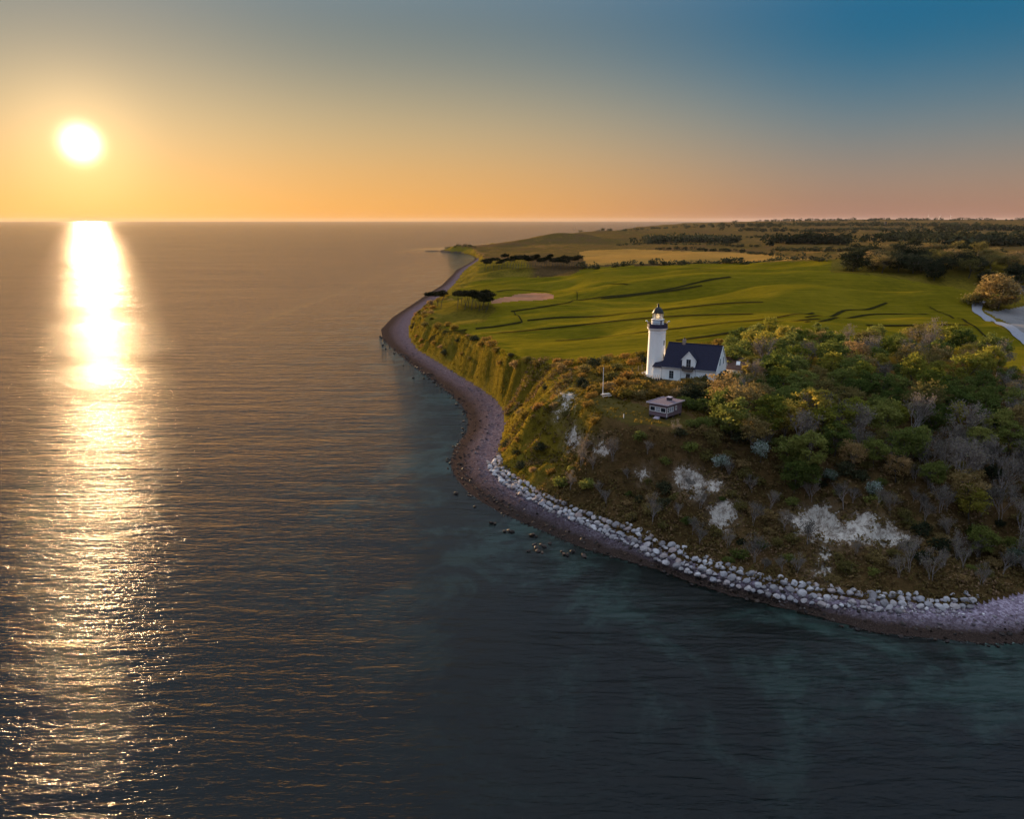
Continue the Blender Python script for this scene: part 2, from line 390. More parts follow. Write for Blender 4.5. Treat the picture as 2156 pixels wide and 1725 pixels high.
# ------------------------------------------------------------------ terrain sheet
RR = np.exp(np.arange(math.log(48), math.log(12500), 0.0066))
AZ = np.radians(np.arange(-33, 46, 0.15))
GR, GA = np.meshgrid(RR, AZ, indexing='ij')
GX = GR * np.sin(GA); GY = GR * np.cos(GA)
GZ, info = height(GX.ravel(), GY.ravel())
GX, GY = GX.ravel(), GY.ravel()
nR, nA = len(RR), len(AZ)
PX, PY = project(GX, GY, GZ)
jx = fbm(GX / 6, GY / 6, 71, 3); jy = fbm(GX / 6, GY / 6, 72, 3)
rr_ = np.hypot(GX, GY)
QX = PX + jx * 700 / rr_; QY = PY + jy * 500 / rr_      # ragged edges, about half a metre
FIELD = [(975, 598), (1010, 590), (1080, 582), (1200, 580), (1235, 562), (1300, 559), (1400, 557), (1560, 553), (1690, 549), (1755, 547), (1752, 572), (1800, 577), (1850, 580), (1950, 596), (2050, 612), (2060, 640), (2046, 655), (2090, 680), (2156, 712), (2420, 830), (2420, 860), (2156, 785), (2000, 728), (1700, 718), (1520, 716), (1350, 741), (1240, 758), (1160, 768), (1085, 752), (1050, 733), (1000, 709), (940, 688), (1025, 676), (1045, 650), (1030, 630), (990, 625), (955, 622)]
GOLD = [(1222, 531), (1240, 559), (1300, 556), (1560, 551), (1720, 546), (1600, 532), (1440, 528), (1330, 524), (1240, 527)]
STUB = [(1036, 632), (1060, 627), (1085, 620), (1120, 617), (1150, 616.5), (1168, 621), (1168, 627), (1150, 631), (1080, 633), (1040, 639)]
PALE = S2([(3605, 1138), (3660, 1136), (3760, 1120), (3760, 1070), (3712, 1078), (3700, 1060), (3760, 1040), (4300, 1040), (4300, 1320), (3760, 1222), (3700, 1185), (3640, 1155)])
LAWN = [(1232, 842), (1265, 832), (1300, 838), (1345, 848), (1370, 862), (1450, 868), (1475, 885), (1450, 903), (1380, 905), (1320, 890), (1265, 868)]
YARD = [(1345, 789), (1355, 782), (1400, 790), (1418, 796), (1480, 802), (1470, 812), (1440, 812), (1405, 806), (1395, 800)]
cls = np.full(GX.shape, 5)                               # 5 distant farmland
on, inb, inr = info['on'], info['inb'], info['inr']
near = rr_ < 420
cls[inr & (rr_ < 900)] = 3
cls[inr & (rr_ > 330) & (PY < 545)] = 5
cls[inside(QX, QY, FIELD) & inr] = 4
cls[inside(QX, QY, GOLD) & inr & (rr_ > 500)] = 6
cls[inside(QX, QY, STUB) & inr] = 7
cls[inside(QX, QY, PALE) & inr & (rr_ > 200)] = 8
cls[inside(QX, QY, LAWN) & (rr_ < 190)] = 9
cls[on & inb & ~inr] = 3
chalk = np.full(GX.shape, -60.0)
nearm = (rr_ < 200) & on & inb
for c in CHALK:
    d_, _ = poly_dist(PX[nearm], PY[nearm], c + c[:1])
    d_ = np.where(inside(PX[nearm], PY[nearm], c), d_, -d_)
    chalk[nearm] = np.maximum(chalk[nearm], d_)
cls[on & ~inb] = 1
cls[~on] = 0
verts = np.column_stack([GX, GY, GZ])
idx = np.arange(nR * nA).reshape(nR, nA)
quads = np.stack([idx[:-1, :-1], idx[:-1, 1:], idx[1:, 1:], idx[1:, :-1]], -1).reshape(-1, 4)
qc = cls[quads]
fcls = np.where((qc == qc[:, :1]).all(1), qc[:, 0], qc[:, 2])
bad = ~np.isin(fcls, np.unique(cls)); fcls[bad] = qc[bad, 0]
drop = (info['ds'][quads] < -72).all(1)
def sheet(name, code, mat):
    m = (fcls == code) & ~drop
    if not m.any(): return None
    q = quads[m]; u, inv = np.unique(q, return_inverse=True)
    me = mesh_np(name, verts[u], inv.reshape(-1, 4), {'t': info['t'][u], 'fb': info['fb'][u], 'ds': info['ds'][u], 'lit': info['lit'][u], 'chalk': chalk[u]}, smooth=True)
    o = link(name, me, mat); tag(o, kind='structure')
    return o

def m_grassland(name, cols, fine=6.0, bump=.3, big=.05):
    t = NT(name); p = t.pos()
    n1 = t.noise(p, big, 4, .6); n2 = t.noise(p, fine * .12, 5, .65); n3 = t.noise(p, fine, 3, .6)
    f = t.math('MULTIPLY_ADD', n2, .6, t.math('MULTIPLY_ADD', n1, .5, t.math('MULTIPLY', n3, .35)))
    f = t.math('SUBTRACT', f, .25)
    col = t.ramp(f, cols)
    h = t.math('ADD', t.math('MULTIPLY', n2, .8), n3)
    t.bsdf(col, .9, t.bump(h, bump, .25), **{'Specular IOR Level': .0})
    return t.m
M = {}
M['slope'] = m_grassland('slope_grass', [(.25, (.020, .018, .008)), (.42, (.055, .050, .016)), (.55, (.085, .066, .022)), (.68, (.10, .068, .03)), (.8, (.14, .11, .05))], 5, .9, .07)
t = NT('green_crop'); p = t.pos()
n1 = t.noise(p, .018, 5, .62); n2 = t.noise(p, .3, 5, .65); n3 = t.noise(t.pos((.02, .55, 1), (0, 0, R(-9))), 1.0, 4, .6, .6); n4 = t.noise(p, 2.5, 3, .6)
f = t.math('ADD', t.math('MULTIPLY', n1, .42), t.math('ADD', t.math('MULTIPLY', n3, .36), t.math('MULTIPLY', n2, .22)))
col = t.ramp(f, [(.34, (.060, .054, .004)), (.46, (.115, .092, .006)), (.56, (.165, .122, .008)), (.68, (.24, .165, .014))])
t.bsdf(col, .9, t.bump(t.math('ADD', n2, t.math('MULTIPLY', n4, .5)), .7, .4), **{'Specular IOR Level': .0}); M['crop'] = t.m
M['farm'] = m_grassland('farmland', [(.25, (.055, .032, .022)), (.42, (.14, .075, .028)), (.5, (.085, .060, .012)), (.6, (.22, .115, .035)), (.75, (.06, .035, .03))], .6, .5, .006)
M['gold'] = m_grassland('ripe_field', [(.3, (.26, .135, .03)), (.6, (.36, .19, .045)), (.75, (.29, .155, .04))], 1.5, .4, .02)
M['stub'] = m_grassland('stubble', [(.3, (.27, .125, .07)), (.6, (.36, .175, .10)), (.75, (.30, .15, .085))], 2, .5, .05)
M['pale'] = m_grassland('pale_soil', [(.3, (.15, .145, .15)), (.55, (.23, .21, .205)), (.75, (.19, .17, .17))], 2, .5, .05)
M['lawn'] = m_grassland('lawn_grass', [(.3, (.055, .042, .012)), (.55, (.085, .064, .018)), (.75, (.12, .082, .03))], 6, .5, .12)
M['yard'] = m_grassland('yard_gravel', [(.3, (.28, .26, .25)), (.55, (.38, .36, .35)), (.75, (.3, .28, .27))], 6, .5, .2)
def m_slope():
    t = NT('slope_grass_and_clay'); p = t.pos()
    n1 = t.noise(p, .07, 4, .6); n2 = t.noise(p, .6, 5, .65); n3 = t.noise(p, 5.0, 3, .6)
    f = t.math('SUBTRACT', t.math('MULTIPLY_ADD', n2, .6, t.math('MULTIPLY_ADD', n1, .5, t.math('MULTIPLY', n3, .35))), .25)
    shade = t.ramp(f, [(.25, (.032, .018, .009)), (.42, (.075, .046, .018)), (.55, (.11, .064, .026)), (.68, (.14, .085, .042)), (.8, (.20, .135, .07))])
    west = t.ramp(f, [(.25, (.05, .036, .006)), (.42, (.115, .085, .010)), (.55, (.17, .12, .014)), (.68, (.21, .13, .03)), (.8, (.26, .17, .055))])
    col = t.mix(t.attr('lit'), shade, west)  # shaded brown and sunlit gold are mixed into the grass colour itself
    c1 = t.noise(p, .9, 6, .7); c2 = t.noise(t.pos((1, 1, .35)), 3.2, 5, .7, .6)
    clay = t.ramp(t.math('ADD', t.math('MULTIPLY', c1, .6), t.math('MULTIPLY', c2, .4)), [(.36, (.10, .075, .055)), (.46, (.32, .265, .225)), (.56, (.60, .54, .48)), (.72, (.40, .34, .29))])
    k = t.math('ADD', t.attr('chalk'), t.math('MULTIPLY', t.math('SUBTRACT', t.noise(p, .85, 7, .78), .49), 88.0))
    mask = t.n('ShaderNodeMapRange', {0: k, 1: -.6, 2: 1.2, 3: 0.0, 4: 1.0}).outputs[0]
    dust = t.n('ShaderNodeMapRange', {0: k, 1: -22.0, 2: 0.0, 3: 0.0, 4: .24}).outputs[0]
    col = t.mix(dust, col, c4(.30, .23, .18))
    col = t.mix(mask, col, clay)
    h = t.math('ADD', t.math('MULTIPLY', n2, .8), n3)
    t.bsdf(col, .92, t.bump(h, .9, .3), **{'Specular IOR Level': .0})
    return t.m
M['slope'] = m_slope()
t = NT('beach_shingle'); p = t.pos()
vor = t.n('ShaderNodeTexVoronoi', {'Vector': p, 'Scale': 3.2}); n1 = t.noise(p, .5, 5, .65); n2 = t.noise(p, 9, 3, .6)
fb = t.attr('fb')
wet = t.ramp(t.math('ADD', fb, t.math('MULTIPLY', t.math('SUBTRACT', n1, .5), .35)), [(.22, (1, 1, 1)), (.70, (0, 0, 0))])
brighten_x = t.n('ShaderNodeMapRange', {0: t.n('ShaderNodeSeparateXYZ', {0: t.n('ShaderNodeNewGeometry').outputs['Position']}).outputs[0], 1: 5.0, 2: 75.0, 3: .62, 4: 1.9}).outputs[0]  # brighter light at the right end painted into the shingle colour
dry = t.ramp(t.math('MULTIPLY_ADD', n2, .5, t.math('MULTIPLY', t.n('ShaderNodeSeparateColor', {0: vor.outputs['Color']}).outputs[0], .5)), [(.2, (.08, .058, .078)), (.5, (.145, .112, .145)), (.8, (.255, .215, .265))])
dark = t.ramp(n2, [(.3, (.018, .012, .010)), (.7, (.07, .048, .04))])
dry = t.n('ShaderNodeVectorMath', {0: dry, 'Scale': brighten_x}, operation='SCALE').outputs[0]
col = t.mix(wet, dry, dark)
t.bsdf(col, t.ramp(wet, [(0, (.9,) * 3), (1, (.6,) * 3)]), t.bump(vor.outputs['Distance'], .9, .2), **{'Specular IOR Level': .0}); M['beach'] = t.m
t = NT('sea_floor'); p = t.pos()
n1 = t.noise(p, .06, 5, .6, .8); n2 = t.noise(p, .5, 5, .7)
f = t.math('MULTIPLY_ADD', n2, .25, n1)
col = t.ramp(f, [(.58, (.012, .013, .011)), (.65, (.04, .06, .055)), (.73, (.13, .18, .165))])
t.bsdf(col, .95); M['floor'] = t.m
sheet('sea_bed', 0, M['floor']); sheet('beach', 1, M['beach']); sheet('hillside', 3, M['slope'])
sheet('crop_field', 4, M['crop']); sheet('distant_farmland', 5, M['farm']); sheet('golden_field', 6, M['gold']); sheet('stubble_patch', 7, M['stub']); sheet('pale_field', 8, M['pale']); sheet('lawn', 9, M['lawn'])

# ------------------------------------------------------------------ the sea
sea_r = np.concatenate([np.exp(np.arange(math.log(40), math.log(900), 0.012)), np.exp(np.arange(math.log(900), math.log(42000), 0.05))])
sea_a = np.radians(np.linspace(-62, 62, 260))
SR, SA = np.meshgrid(sea_r, sea_a, indexing='ij')
SX, SY = (SR * np.sin(SA)).ravel(), (SR * np.cos(SA)).ravel()
dsea, _ = poly_dist(SX, SY, shore); dsea = np.where(inside(SX, SY, land_poly), -dsea, dsea)
ii = np.arange(SX.size).reshape(SR.shape)
sq = np.stack([ii[:-1, :-1], ii[:-1, 1:], ii[1:, 1:], ii[1:, :-1]], -1).reshape(-1, 4)
sq = sq[~(dsea[sq] < -40).all(1)]
u, inv = np.unique(sq, return_inverse=True)
sea_me = mesh_np('sea', np.column_stack([SX[u], SY[u], np.zeros(len(u))]), inv.reshape(-1, 4), {'off': dsea[u]}, smooth=True)
t = NT('sea_water')
rot = (0, 0, R(9))
geo = t.n('ShaderNodeNewGeometry').outputs['Position']
dist = t.n('ShaderNodeVectorMath', {0: geo}, operation='LENGTH').outputs['Value']
sw = t.noise(t.pos((.05, .21, 1), rot), 1.0, 3, .5, .3)            # long swell
w1 = t.noise(t.pos((.22, .85, 1), (0, 0, R(14))), 1.0, 4, .55, .4)  # wind waves
w2 = t.noise(t.pos((.8, 2.3, 1), (0, 0, R(22))), 1.0, 3, .6, .3)   # ripples
h = t.math('ADD', t.math('MULTIPLY', sw, .68), t.math('ADD', t.math('MULTIPLY', w1, .35), t.math('MULTIPLY', w2, .145)))
off = t.attr('off')
calm = t.n('ShaderNodeMapRange', {0: off, 1: 0.0, 2: 100.0, 3: .5, 4: 1.0}).outputs[0]
h = t.math('MULTIPLY', t.math('MULTIPLY', h, calm), t.n('ShaderNodeMapRange', {0: t.noise(t.pos((.006, .025, 1), (0, 0, R(5))), 1.0, 4, .6, .5), 1: .3, 2: .7, 3: .75, 4: 1.22}).outputs[0])
nrm = t.bump(h, 1.0, 1.0)
streak = t.noise(t.pos((.0035, .016, 1), (0, 0, R(4))), 1.0, 5, .65, .5)
rough = t.n('ShaderNodeMapRange', {0: dist, 1: 80.0, 2: 1500.0, 3: .035, 4: .072}).outputs[0]
rough = t.math('MULTIPLY', rough, t.n('ShaderNodeMapRange', {0: streak, 1: .32, 2: .68, 3: .75, 4: 1.25}).outputs[0])
fres = t.n('ShaderNodeFresnel', {'IOR': 1.33, 'Normal': nrm}).outputs[0]
glo = t.n('ShaderNodeBsdfGlossy', {'Color': c4(.64, .615, .63), 'Roughness': rough, 'Normal': nrm}).outputs[0]
body = t.n('ShaderNodeBsdfDiffuse', {'Color': c4(.004, .0075, .009)}).outputs[0]
trn = t.n('ShaderNodeBsdfTransparent', {'Color': c4(.46, .58, .56)}).outputs[0]
deep = t.n('ShaderNodeMapRange', {0: off, 1: 1.0, 2: 70.0, 3: .0, 4: 1.0}).outputs[0]
under = t.n('ShaderNodeMixShader', {0: deep, 1: trn, 2: body}).outputs[0]
mixs = t.n('ShaderNodeMixShader', {0: fres, 1: under, 2: glo}).outputs[0]
t.t.links.new(mixs, t.out.inputs[0])
M['sea'] = t.m
tag(link('sea', sea_me, M['sea']), kind='structure')

# ------------------------------------------------------------------ mesh builder for made things
class MB:
    def __init__(s): s.v, s.f = [], []
    def add(s, vs, fs):
        k = len(s.v); s.v += [tuple(map(float, v)) for v in vs]; s.f += [tuple(i + k for i in f) for f in fs]; return s
    def box(s, x0, x1, y0, y1, z0, z1):
        return s.add([(x0, y0, z0), (x1, y0, z0), (x1, y1, z0), (x0, y1, z0), (x0, y0, z1), (x1, y0, z1), (x1, y1, z1), (x0, y1, z1)],
                     [(0, 3, 2, 1), (4, 5, 6, 7), (0, 1, 5, 4), (1, 2, 6, 5), (2, 3, 7, 6), (3, 0, 4, 7)])
    def lathe(s, prof, n=32, cx=0, cy=0):
        vs = [(cx + r * math.cos(2 * math.pi * k / n), cy + r * math.sin(2 * math.pi * k / n), z) for r, z in prof for k in range(n)]
        fs = [(i * n + k, i * n + (k + 1) % n, (i + 1) * n + (k + 1) % n, (i + 1) * n + k) for i in range(len(prof) - 1) for k in range(n)]
        fs += [tuple(range(n))[::-1], tuple(range((len(prof) - 1) * n, len(prof) * n))]
        return s.add(vs, fs)
    def tube(s, p0, p1, r0, r1=None, n=6):
        r1 = r0 if r1 is None else r1
        p0, p1 = Vector(p0), Vector(p1); d = (p1 - p0).normalized()
        a = d.orthogonal().normalized(); b = d.cross(a)
        vs = [p + r * (a * math.cos(2 * math.pi * k / n) + b * math.sin(2 * math.pi * k / n)) for p, r in ((p0, r0), (p1, r1)) for k in range(n)]
        return s.add(vs, [(k, (k + 1) % n, n + (k + 1) % n, n + k) for k in range(n)] + [tuple(range(n))[::-1], tuple(range(n, 2 * n))])
    def prism(s, poly, y0, y1):
        """poly in (x, z), extruded along y"""
        n = len(poly)
        vs = [(x, y0, z) for x, z in poly] + [(x, y1, z) for x, z in poly]
        return s.add(vs, [tuple(range(n)), tuple(range(n, 2 * n))[::-1]] + [(k, n + k, n + (k + 1) % n, (k + 1) % n) for k in range(n)])
    def prism_z(s, poly, z0, z1):
        n = len(poly)
        vs = [(x, y, z0) for x, y in poly] + [(x, y, z1) for x, y in poly]
        return s.add(vs, [tuple(range(n))[::-1], tuple(range(n, 2 * n))] + [(k, (k + 1) % n, n + (k + 1) % n, n + k) for k in range(n)])
    def build(s, name, mat, parent=None, smooth=False, bevel=0):
        me = bpy.data.meshes.new(name); me.from_pydata(s.v, [], s.f); me.update()
        if smooth:
            me.polygons.foreach_set('use_smooth', np.ones(len(me.polygons), bool)); me.set_sharp_from_angle(angle=R(40))
        o = link(name, me, mat, parent)
        return o
def empty(name, loc, rz=0.0, **kw):
    o = bpy.data.objects.new(name, None); C.objects.link(o); o.location = loc; o.rotation_euler = (0, 0, rz); o.empty_display_size = .3
    return tag(o, **kw)

def m_plain(name, col, rough=.6, var=.12, scale=2.0, bump=0.15, streak=(1, 1, 1), metal=0.0, spec=.3):
    t = NT(name); p = t.pos(streak)
    n = t.noise(p, scale, 5, .65)
    lo = tuple(c * (1 - var) for c in col); hi = tuple(min(1, c * (1 + var)) for c in col)
    t.bsdf(t.ramp(n, [(.3, lo), (.7, hi)]), rough, t.bump(t.noise(p, scale * 4, 4, .6), bump, .05), Metallic=metal, **{'Specular IOR Level': spec})
    return t.m
M['white'] = m_plain('white_limewash', (.89, .885, .88), .75, .05, 1.2, .25, (1, 1, .35))
M['white_trim'] = m_plain('white_paint', (.82, .82, .83), .5, .04, 3)
M['slate'] = m_plain('dark_roof_slate', (.020, .020, .040), .8, .45, 5.5, .6, (1, 1, 1), spec=.15)
M['brown_roof'] = m_plain('brown_roof_tile', (.11, .06, .045), .75, .35, 5, .6)
M['black'] = m_plain('black_metal', (.012, .011, .012), .42, .3, 2, .1)
M['gallery'] = m_plain('dark_blue_iron', (.035, .03, .065), .5, .3, 3)
M['glazing'] = m_plain('dark_window_glass', (.02, .025, .035), .12, .3, 1, 0)
M['teal_glass'] = m_plain('teal_window', (.03, .11, .14), .2, .3, 1, 0)
M['door'] = m_plain('dark_brown_door', (.035, .022, .018), .55, .3, 4)
M['wood'] = m_plain('mauve_brown_boards', (.17, .115, .135), .85, .3, 3, .6, (1, 1, 6))
M['hut_roof'] = m_plain('felt_roof', (.13, .095, .125), .9, .2, 6, .5)
M['hut_trim'] = m_plain('pale_mauve_trim', (.52, .45, .52), .6, .1, 4)
M['timber'] = m_plain('weathered_timber', (.11, .085, .07), .9, .35, 4, .6)
M['post'] = m_plain('pale_post_wood', (.55, .5, .46), .8, .15, 5)
M['stonewall'] = m_plain('dark_stone_wall', (.05, .042, .04), .9, .4, 3, .8)
M['curtain'] = m_plain('grey_curtain', (.28, .31, .37), .8, .15, 4)
M['zinc'] = m_plain('grey_metal', (.35, .36, .38), .5, .2, 3)
M['soil'] = m_plain('dark_track_soil', (.030, .026, .008), .95, .3, .8, .4, spec=0.0)
M['road'] = m_plain('pale_gravel_road', (.27, .27, .30), .9, .15, 1.5, .4, spec=0.0)
t = NT('lantern_glass')
g = t.n('ShaderNodeBsdfGlass', {'Color': c4(.95, .95, .92), 'Roughness': .02, 'IOR': 1.05}).outputs[0]
tr = t.n('ShaderNodeBsdfTransparent', {'Color': c4(.93, .93, .90)}).outputs[0]
gl = t.n('ShaderNodeBsdfGlossy', {'Color': c4(1, 1, 1), 'Roughness': .05}).outputs[0]
t.t.links.new(t.n('ShaderNodeMixShader', {0: .16, 1: tr, 2: gl}).outputs[0], t.out.inputs[0]); M['lglass'] = t.m
t = NT('lens_sun_glow'); t.t.links.new(t.n('ShaderNodeEmission', {'Color': c4(1, .80, .50), 'Strength': 1.8}).outputs[0], t.out.inputs[0]); M['lamp'] = t.m  # glow stands in for the sunlit bright spot in the lens
t = NT('lens_prism'); t.bsdf(c4(.75, .68, .56), .12, None, **{'Specular IOR Level': 1.0, 'Transmission Weight': .25}); M['lens'] = t.m

# ------------------------------------------------------------------ lighthouse
lz = 18.0
lh = empty('lighthouse', (LH[0], LH[1], lz), R(8), label='white round lighthouse tower with black domed lantern beside the white house', cat='lighthouse')
tw = MB().lathe([(2.02, -1.2), (2.02, .12), (1.96, .16), (1.93, .5), (1.76, 9.1), (1.78, 9.35), (1.86, 9.55), (2.02, 9.75), (2.10, 9.82), (2.12, 10.0)], 48).build('tower', M['white'], lh, True)
MB().lathe([(1.80, 8.98), (1.83, 9.0), (1.83, 9.12), (1.79, 9.14)], 48).build('string_course', M['white_trim'], tw, True)
dk = MB().lathe([(2.05, 10.0), (2.18, 10.03), (2.18, 10.20), (2.0, 10.22)], 48).build('gallery_deck', M['gallery'], lh, True)
for k in range(16):
    a = 2 * math.pi * k / 16
    MB().tube((2.06 * math.cos(a), 2.06 * math.sin(a), 10.2), (2.06 * math.cos(a), 2.06 * math.sin(a), 11.18), .035, n=6).build('railing_post', M['gallery'], lh)
for z in (10.5, 10.85, 11.18):
    q = MB(); n = 32
    for k in range(n):
        a, b = 2 * math.pi * k / n, 2 * math.pi * (k + 1) / n
        q.tube((2.06 * math.cos(a), 2.06 * math.sin(a), z), (2.06 * math.cos(b), 2.06 * math.sin(b), z), .03, n=5)
    q.build('railing', M['gallery'], lh)
q = MB()
n = 40
for k in range(n):
    a, b = 2 * math.pi * k / n, 2 * math.pi * (k + 1) / n
    q.add([(2.055 * math.cos(t_), 2.055 * math.sin(t_), z) for t_ in (a, b) for z in (10.22, 10.82)], [(0, 2, 3, 1)])
q.build('railing_screen', M['gallery'], lh)
MB().lathe([(1.30, 10.2), (1.30, 11.62), (1.36, 11.66), (1.36, 11.78), (1.2, 11.80)], 32).build('watch_room', M['white'], lh, True)
MB().lathe([(1.37, 11.58), (1.40, 11.60), (1.40, 11.70), (1.37, 11.72)], 32).build('cornice_band', M['gallery'], lh, True)
def curved_panel(a0, a1, r0, r1, z0, z1, n=8):
    m = MB(); pts = []
    for k in range(n + 1):
        a = a0 + (a1 - a0) * k / n
        pts.append(a)
    for a, b in zip(pts[:-1], pts[1:]):
        vs = [(r * math.cos(t_), r * math.sin(t_), z) for z in (z0, z1) for t_, r in ((a, r0), (a, r1), (b, r1), (b, r0))]
        m.add(vs, [(0, 1, 2, 3), (7, 6, 5, 4), (0, 4, 5, 1), (1, 5, 6, 2), (2, 6, 7, 3), (3, 7, 4, 0)])
    return m
CA = math.atan2(-LH[1], -LH[0]) - R(8)                # towards the viewer, in the tower's own frame
curved_panel(CA - .55, CA + .33, 1.31, 1.36, 10.98, 11.5).build('name_board', m_plain('pale_blue_board', (.62, .72, .80), .5, .05, 4), lh)
curved_panel(CA + .45, CA + .66, 1.30, 1.36, 10.22, 11.56).build('door', M['gallery'], lh)
for k in range(16):                                    # glazed lantern
    a, b = 2 * math.pi * k / 16, 2 * math.pi * (k + 1) / 16
    p0, p1 = (1.07 * math.cos(a), 1.07 * math.sin(a)), (1.07 * math.cos(b), 1.07 * math.sin(b))
    MB().add([(*p0, 11.84), (*p1, 11.84), (*p1, 13.08), (*p0, 13.08)], [(0, 1, 2, 3)]).build('lantern_pane', M['lglass'], lh)
    MB().tube((*p0, 11.80), (*p0, 13.12), .022, n=5).build('glazing_bar', M['white_trim'], lh)
MB().lathe([(1.14, 11.78), (1.14, 11.85), (1.0, 11.86)], 32).build('lantern_sill', M['white_trim'], lh, True)
le = MB().lathe([(.30, 11.85), (.46, 12.05), (.30, 12.10), (.52, 12.22), (.40, 12.26), (.56, 12.44), (.42, 12.48), (.52, 12.66), (.32, 12.70), (.40, 12.85), (.15, 12.95)], 20).build('lens', M['lens'], lh, True)
MB().lathe([(.02, 12.2), (.16, 12.3), (.18, 12.5), (.12, 12.62), (.02, 12.66)], 12).build('lens_glow', M['lamp'], le, True)
for sgn in (-1, 1):
    a = CA + sgn * .9
    MB().add([(.90 * math.cos(t_), .90 * math.sin(t_), z) for t_ in (a - .28, a, a + .28) for z in (11.9, 13.0)], [(0, 2, 3, 1), (2, 4, 5, 3)]).build('lantern_curtain', M['white_trim'], lh)
dm = MB().lathe([(1.22, 13.06), (1.26, 13.10), (1.25, 13.18), (1.12, 13.22), (1.02, 13.45), (.86, 13.78), (.62, 14.08), (.34, 14.28), (.22, 14.36), (.18, 14.5), (.26, 14.52), (.27, 14.56), (.14, 14.6)], 32).build('dome', M['black'], lh, True)
MB().lathe([(.08, 14.58), (.2, 14.66), (.235, 14.78), (.2, 14.9), (.08, 14.98), (.03, 15.02), (.02, 15.3)], 16).build('finial', M['black'], dm, True)
for a, nm in ((CA + 1.45, 'floodlight'), (CA - 1.45, 'floodlight')):
    ca, sa = math.cos(a), math.sin(a)
    f = MB().tube((2.06 * ca, 2.06 * sa, 11.1), (2.25 * ca, 2.25 * sa, 11.36), .04).tube((2.12 * ca, 2.12 * sa, 11.36), (2.5 * ca, 2.5 * sa, 11.42), .10, .14, 8)
    f.build(nm, M['white_trim'], lh)
for z in (6.95, 4.05):
    a = CA + .98
    rr0 = 1.93 - (z - .5) / 8.6 * .17
    w = curved_panel(a - .12, a + .12, rr0 - .12, rr0 + .02, z - .55, z + .55, 4).build('window', M['white_trim'], lh)
    curved_panel(a - .095, a + .095, rr0, rr0 + .03, z - .5, z + .5, 4).build('pane', M['glazing'], w)
    curved_panel(a - .14, a + .14, rr0, rr0 + .09, z - .64, z - .55, 4).build('sill', M['white_trim'], w)

# ------------------------------------------------------------------ white house
H0 = at_z(1393, 802, 17.6)
HR = R(-29)
hs = empty('white_house', (H0[0], H0[1], 17.6), HR, label='white gabled house with dark blue slate roof and balcony dormer beside the lighthouse', cat='house')
HL, HW, EV, RG = 11.2, 8.0, 3.25, 7.45                # length, depth, eaves, ridge
DX0, DX1 = 4.15, 6.85                                  # the dormer
gab = [(0, -.8), (HW, -.8), (HW, EV), (HW / 2, RG - .12), (0, EV)]
def wallbox(m, x0, x1, y0, y1, z0, z1): return m.box(x0, x1, y0, y1, z0, z1)
w = MB()
vs = [(0, y, z) for y, z in gab] + [(HL, y, z) for y, z in gab]
w.add(vs, [(0, 4, 3, 2, 1), (5, 6, 7, 8, 9), (0, 5, 9, 4), (1, 2, 7, 6), (0, 1, 6, 5)])
w.build('wall', M['white'], hs)
sl = (RG - EV) / (HW / 2)
def roof_z(y): return EV + sl * y if y < HW / 2 else EV + sl * (HW - y)
rf = MB()
ov, th = .28, .16
for y0, y1 in ((-ov, HW / 2), (HW + ov, HW / 2)):
    z0, z1 = roof_z(min(max(y0, 0), HW)) - sl * ov, RG
    x0, x1 = -.12, HL + .06
    rf.add([(x0, y0, z0), (x1, y0, z0), (x1, y1, z1), (x0, y1, z1), (x0, y0, z0 + th), (x1, y0, z0 + th), (x1, y1, z1 + th), (x0, y1, z1 + th)],
           [(0, 1, 2, 3), (7, 6, 5, 4), (0, 4, 5, 1), (1, 5, 6, 2), (2, 6, 7, 3), (3, 7, 4, 0)])
roof = rf.build('roof', M['slate'], hs)
MB().tube((-.12, HW / 2, RG + .15), (HL + .06, HW / 2, RG + .15), .10, n=8).build('ridge_cap', M['slate'], roof)
ch = MB().box(2.9, 3.5, HW / 2 - .3, HW / 2 + .3, RG - .3, RG + .95).build('chimney', m_plain('chimney_brick', (.32, .24, .2), .9, .3, 5, .5), roof)
MB().box(2.84, 3.56, HW / 2 - .36, HW / 2 + .36, RG + .953, RG + 1.05).build('chimney_cap', M['black'], ch) if False else None
MB().tube((3.2, HW / 2, RG + .95), (3.2, HW / 2, RG + 1.35), .14, .12, 8).build('chimney_pot', M['black'], roof)
for y0, y1 in ((-ov, HW / 2), (HW + ov, HW / 2)):      # white verge boards on the gable
    z0 = EV - sl * ov
    MB().add([(HL + .065, y0, z0 - .06), (HL + .065, y1, RG - .06), (HL + .065, y1, RG + .15), (HL + .065, y0, z0 + .15), (HL + .12, y0, z0 - .06), (HL + .12, y1, RG - .06), (HL + .12, y1, RG + .15), (HL + .12, y0, z0 + .15)],
             [(0, 1, 2, 3), (7, 6, 5, 4), (0, 4, 5, 1), (1, 5, 6, 2), (2, 6, 7, 3), (3, 7, 4, 0)]).build('verge_board', M['white_trim'], hs)
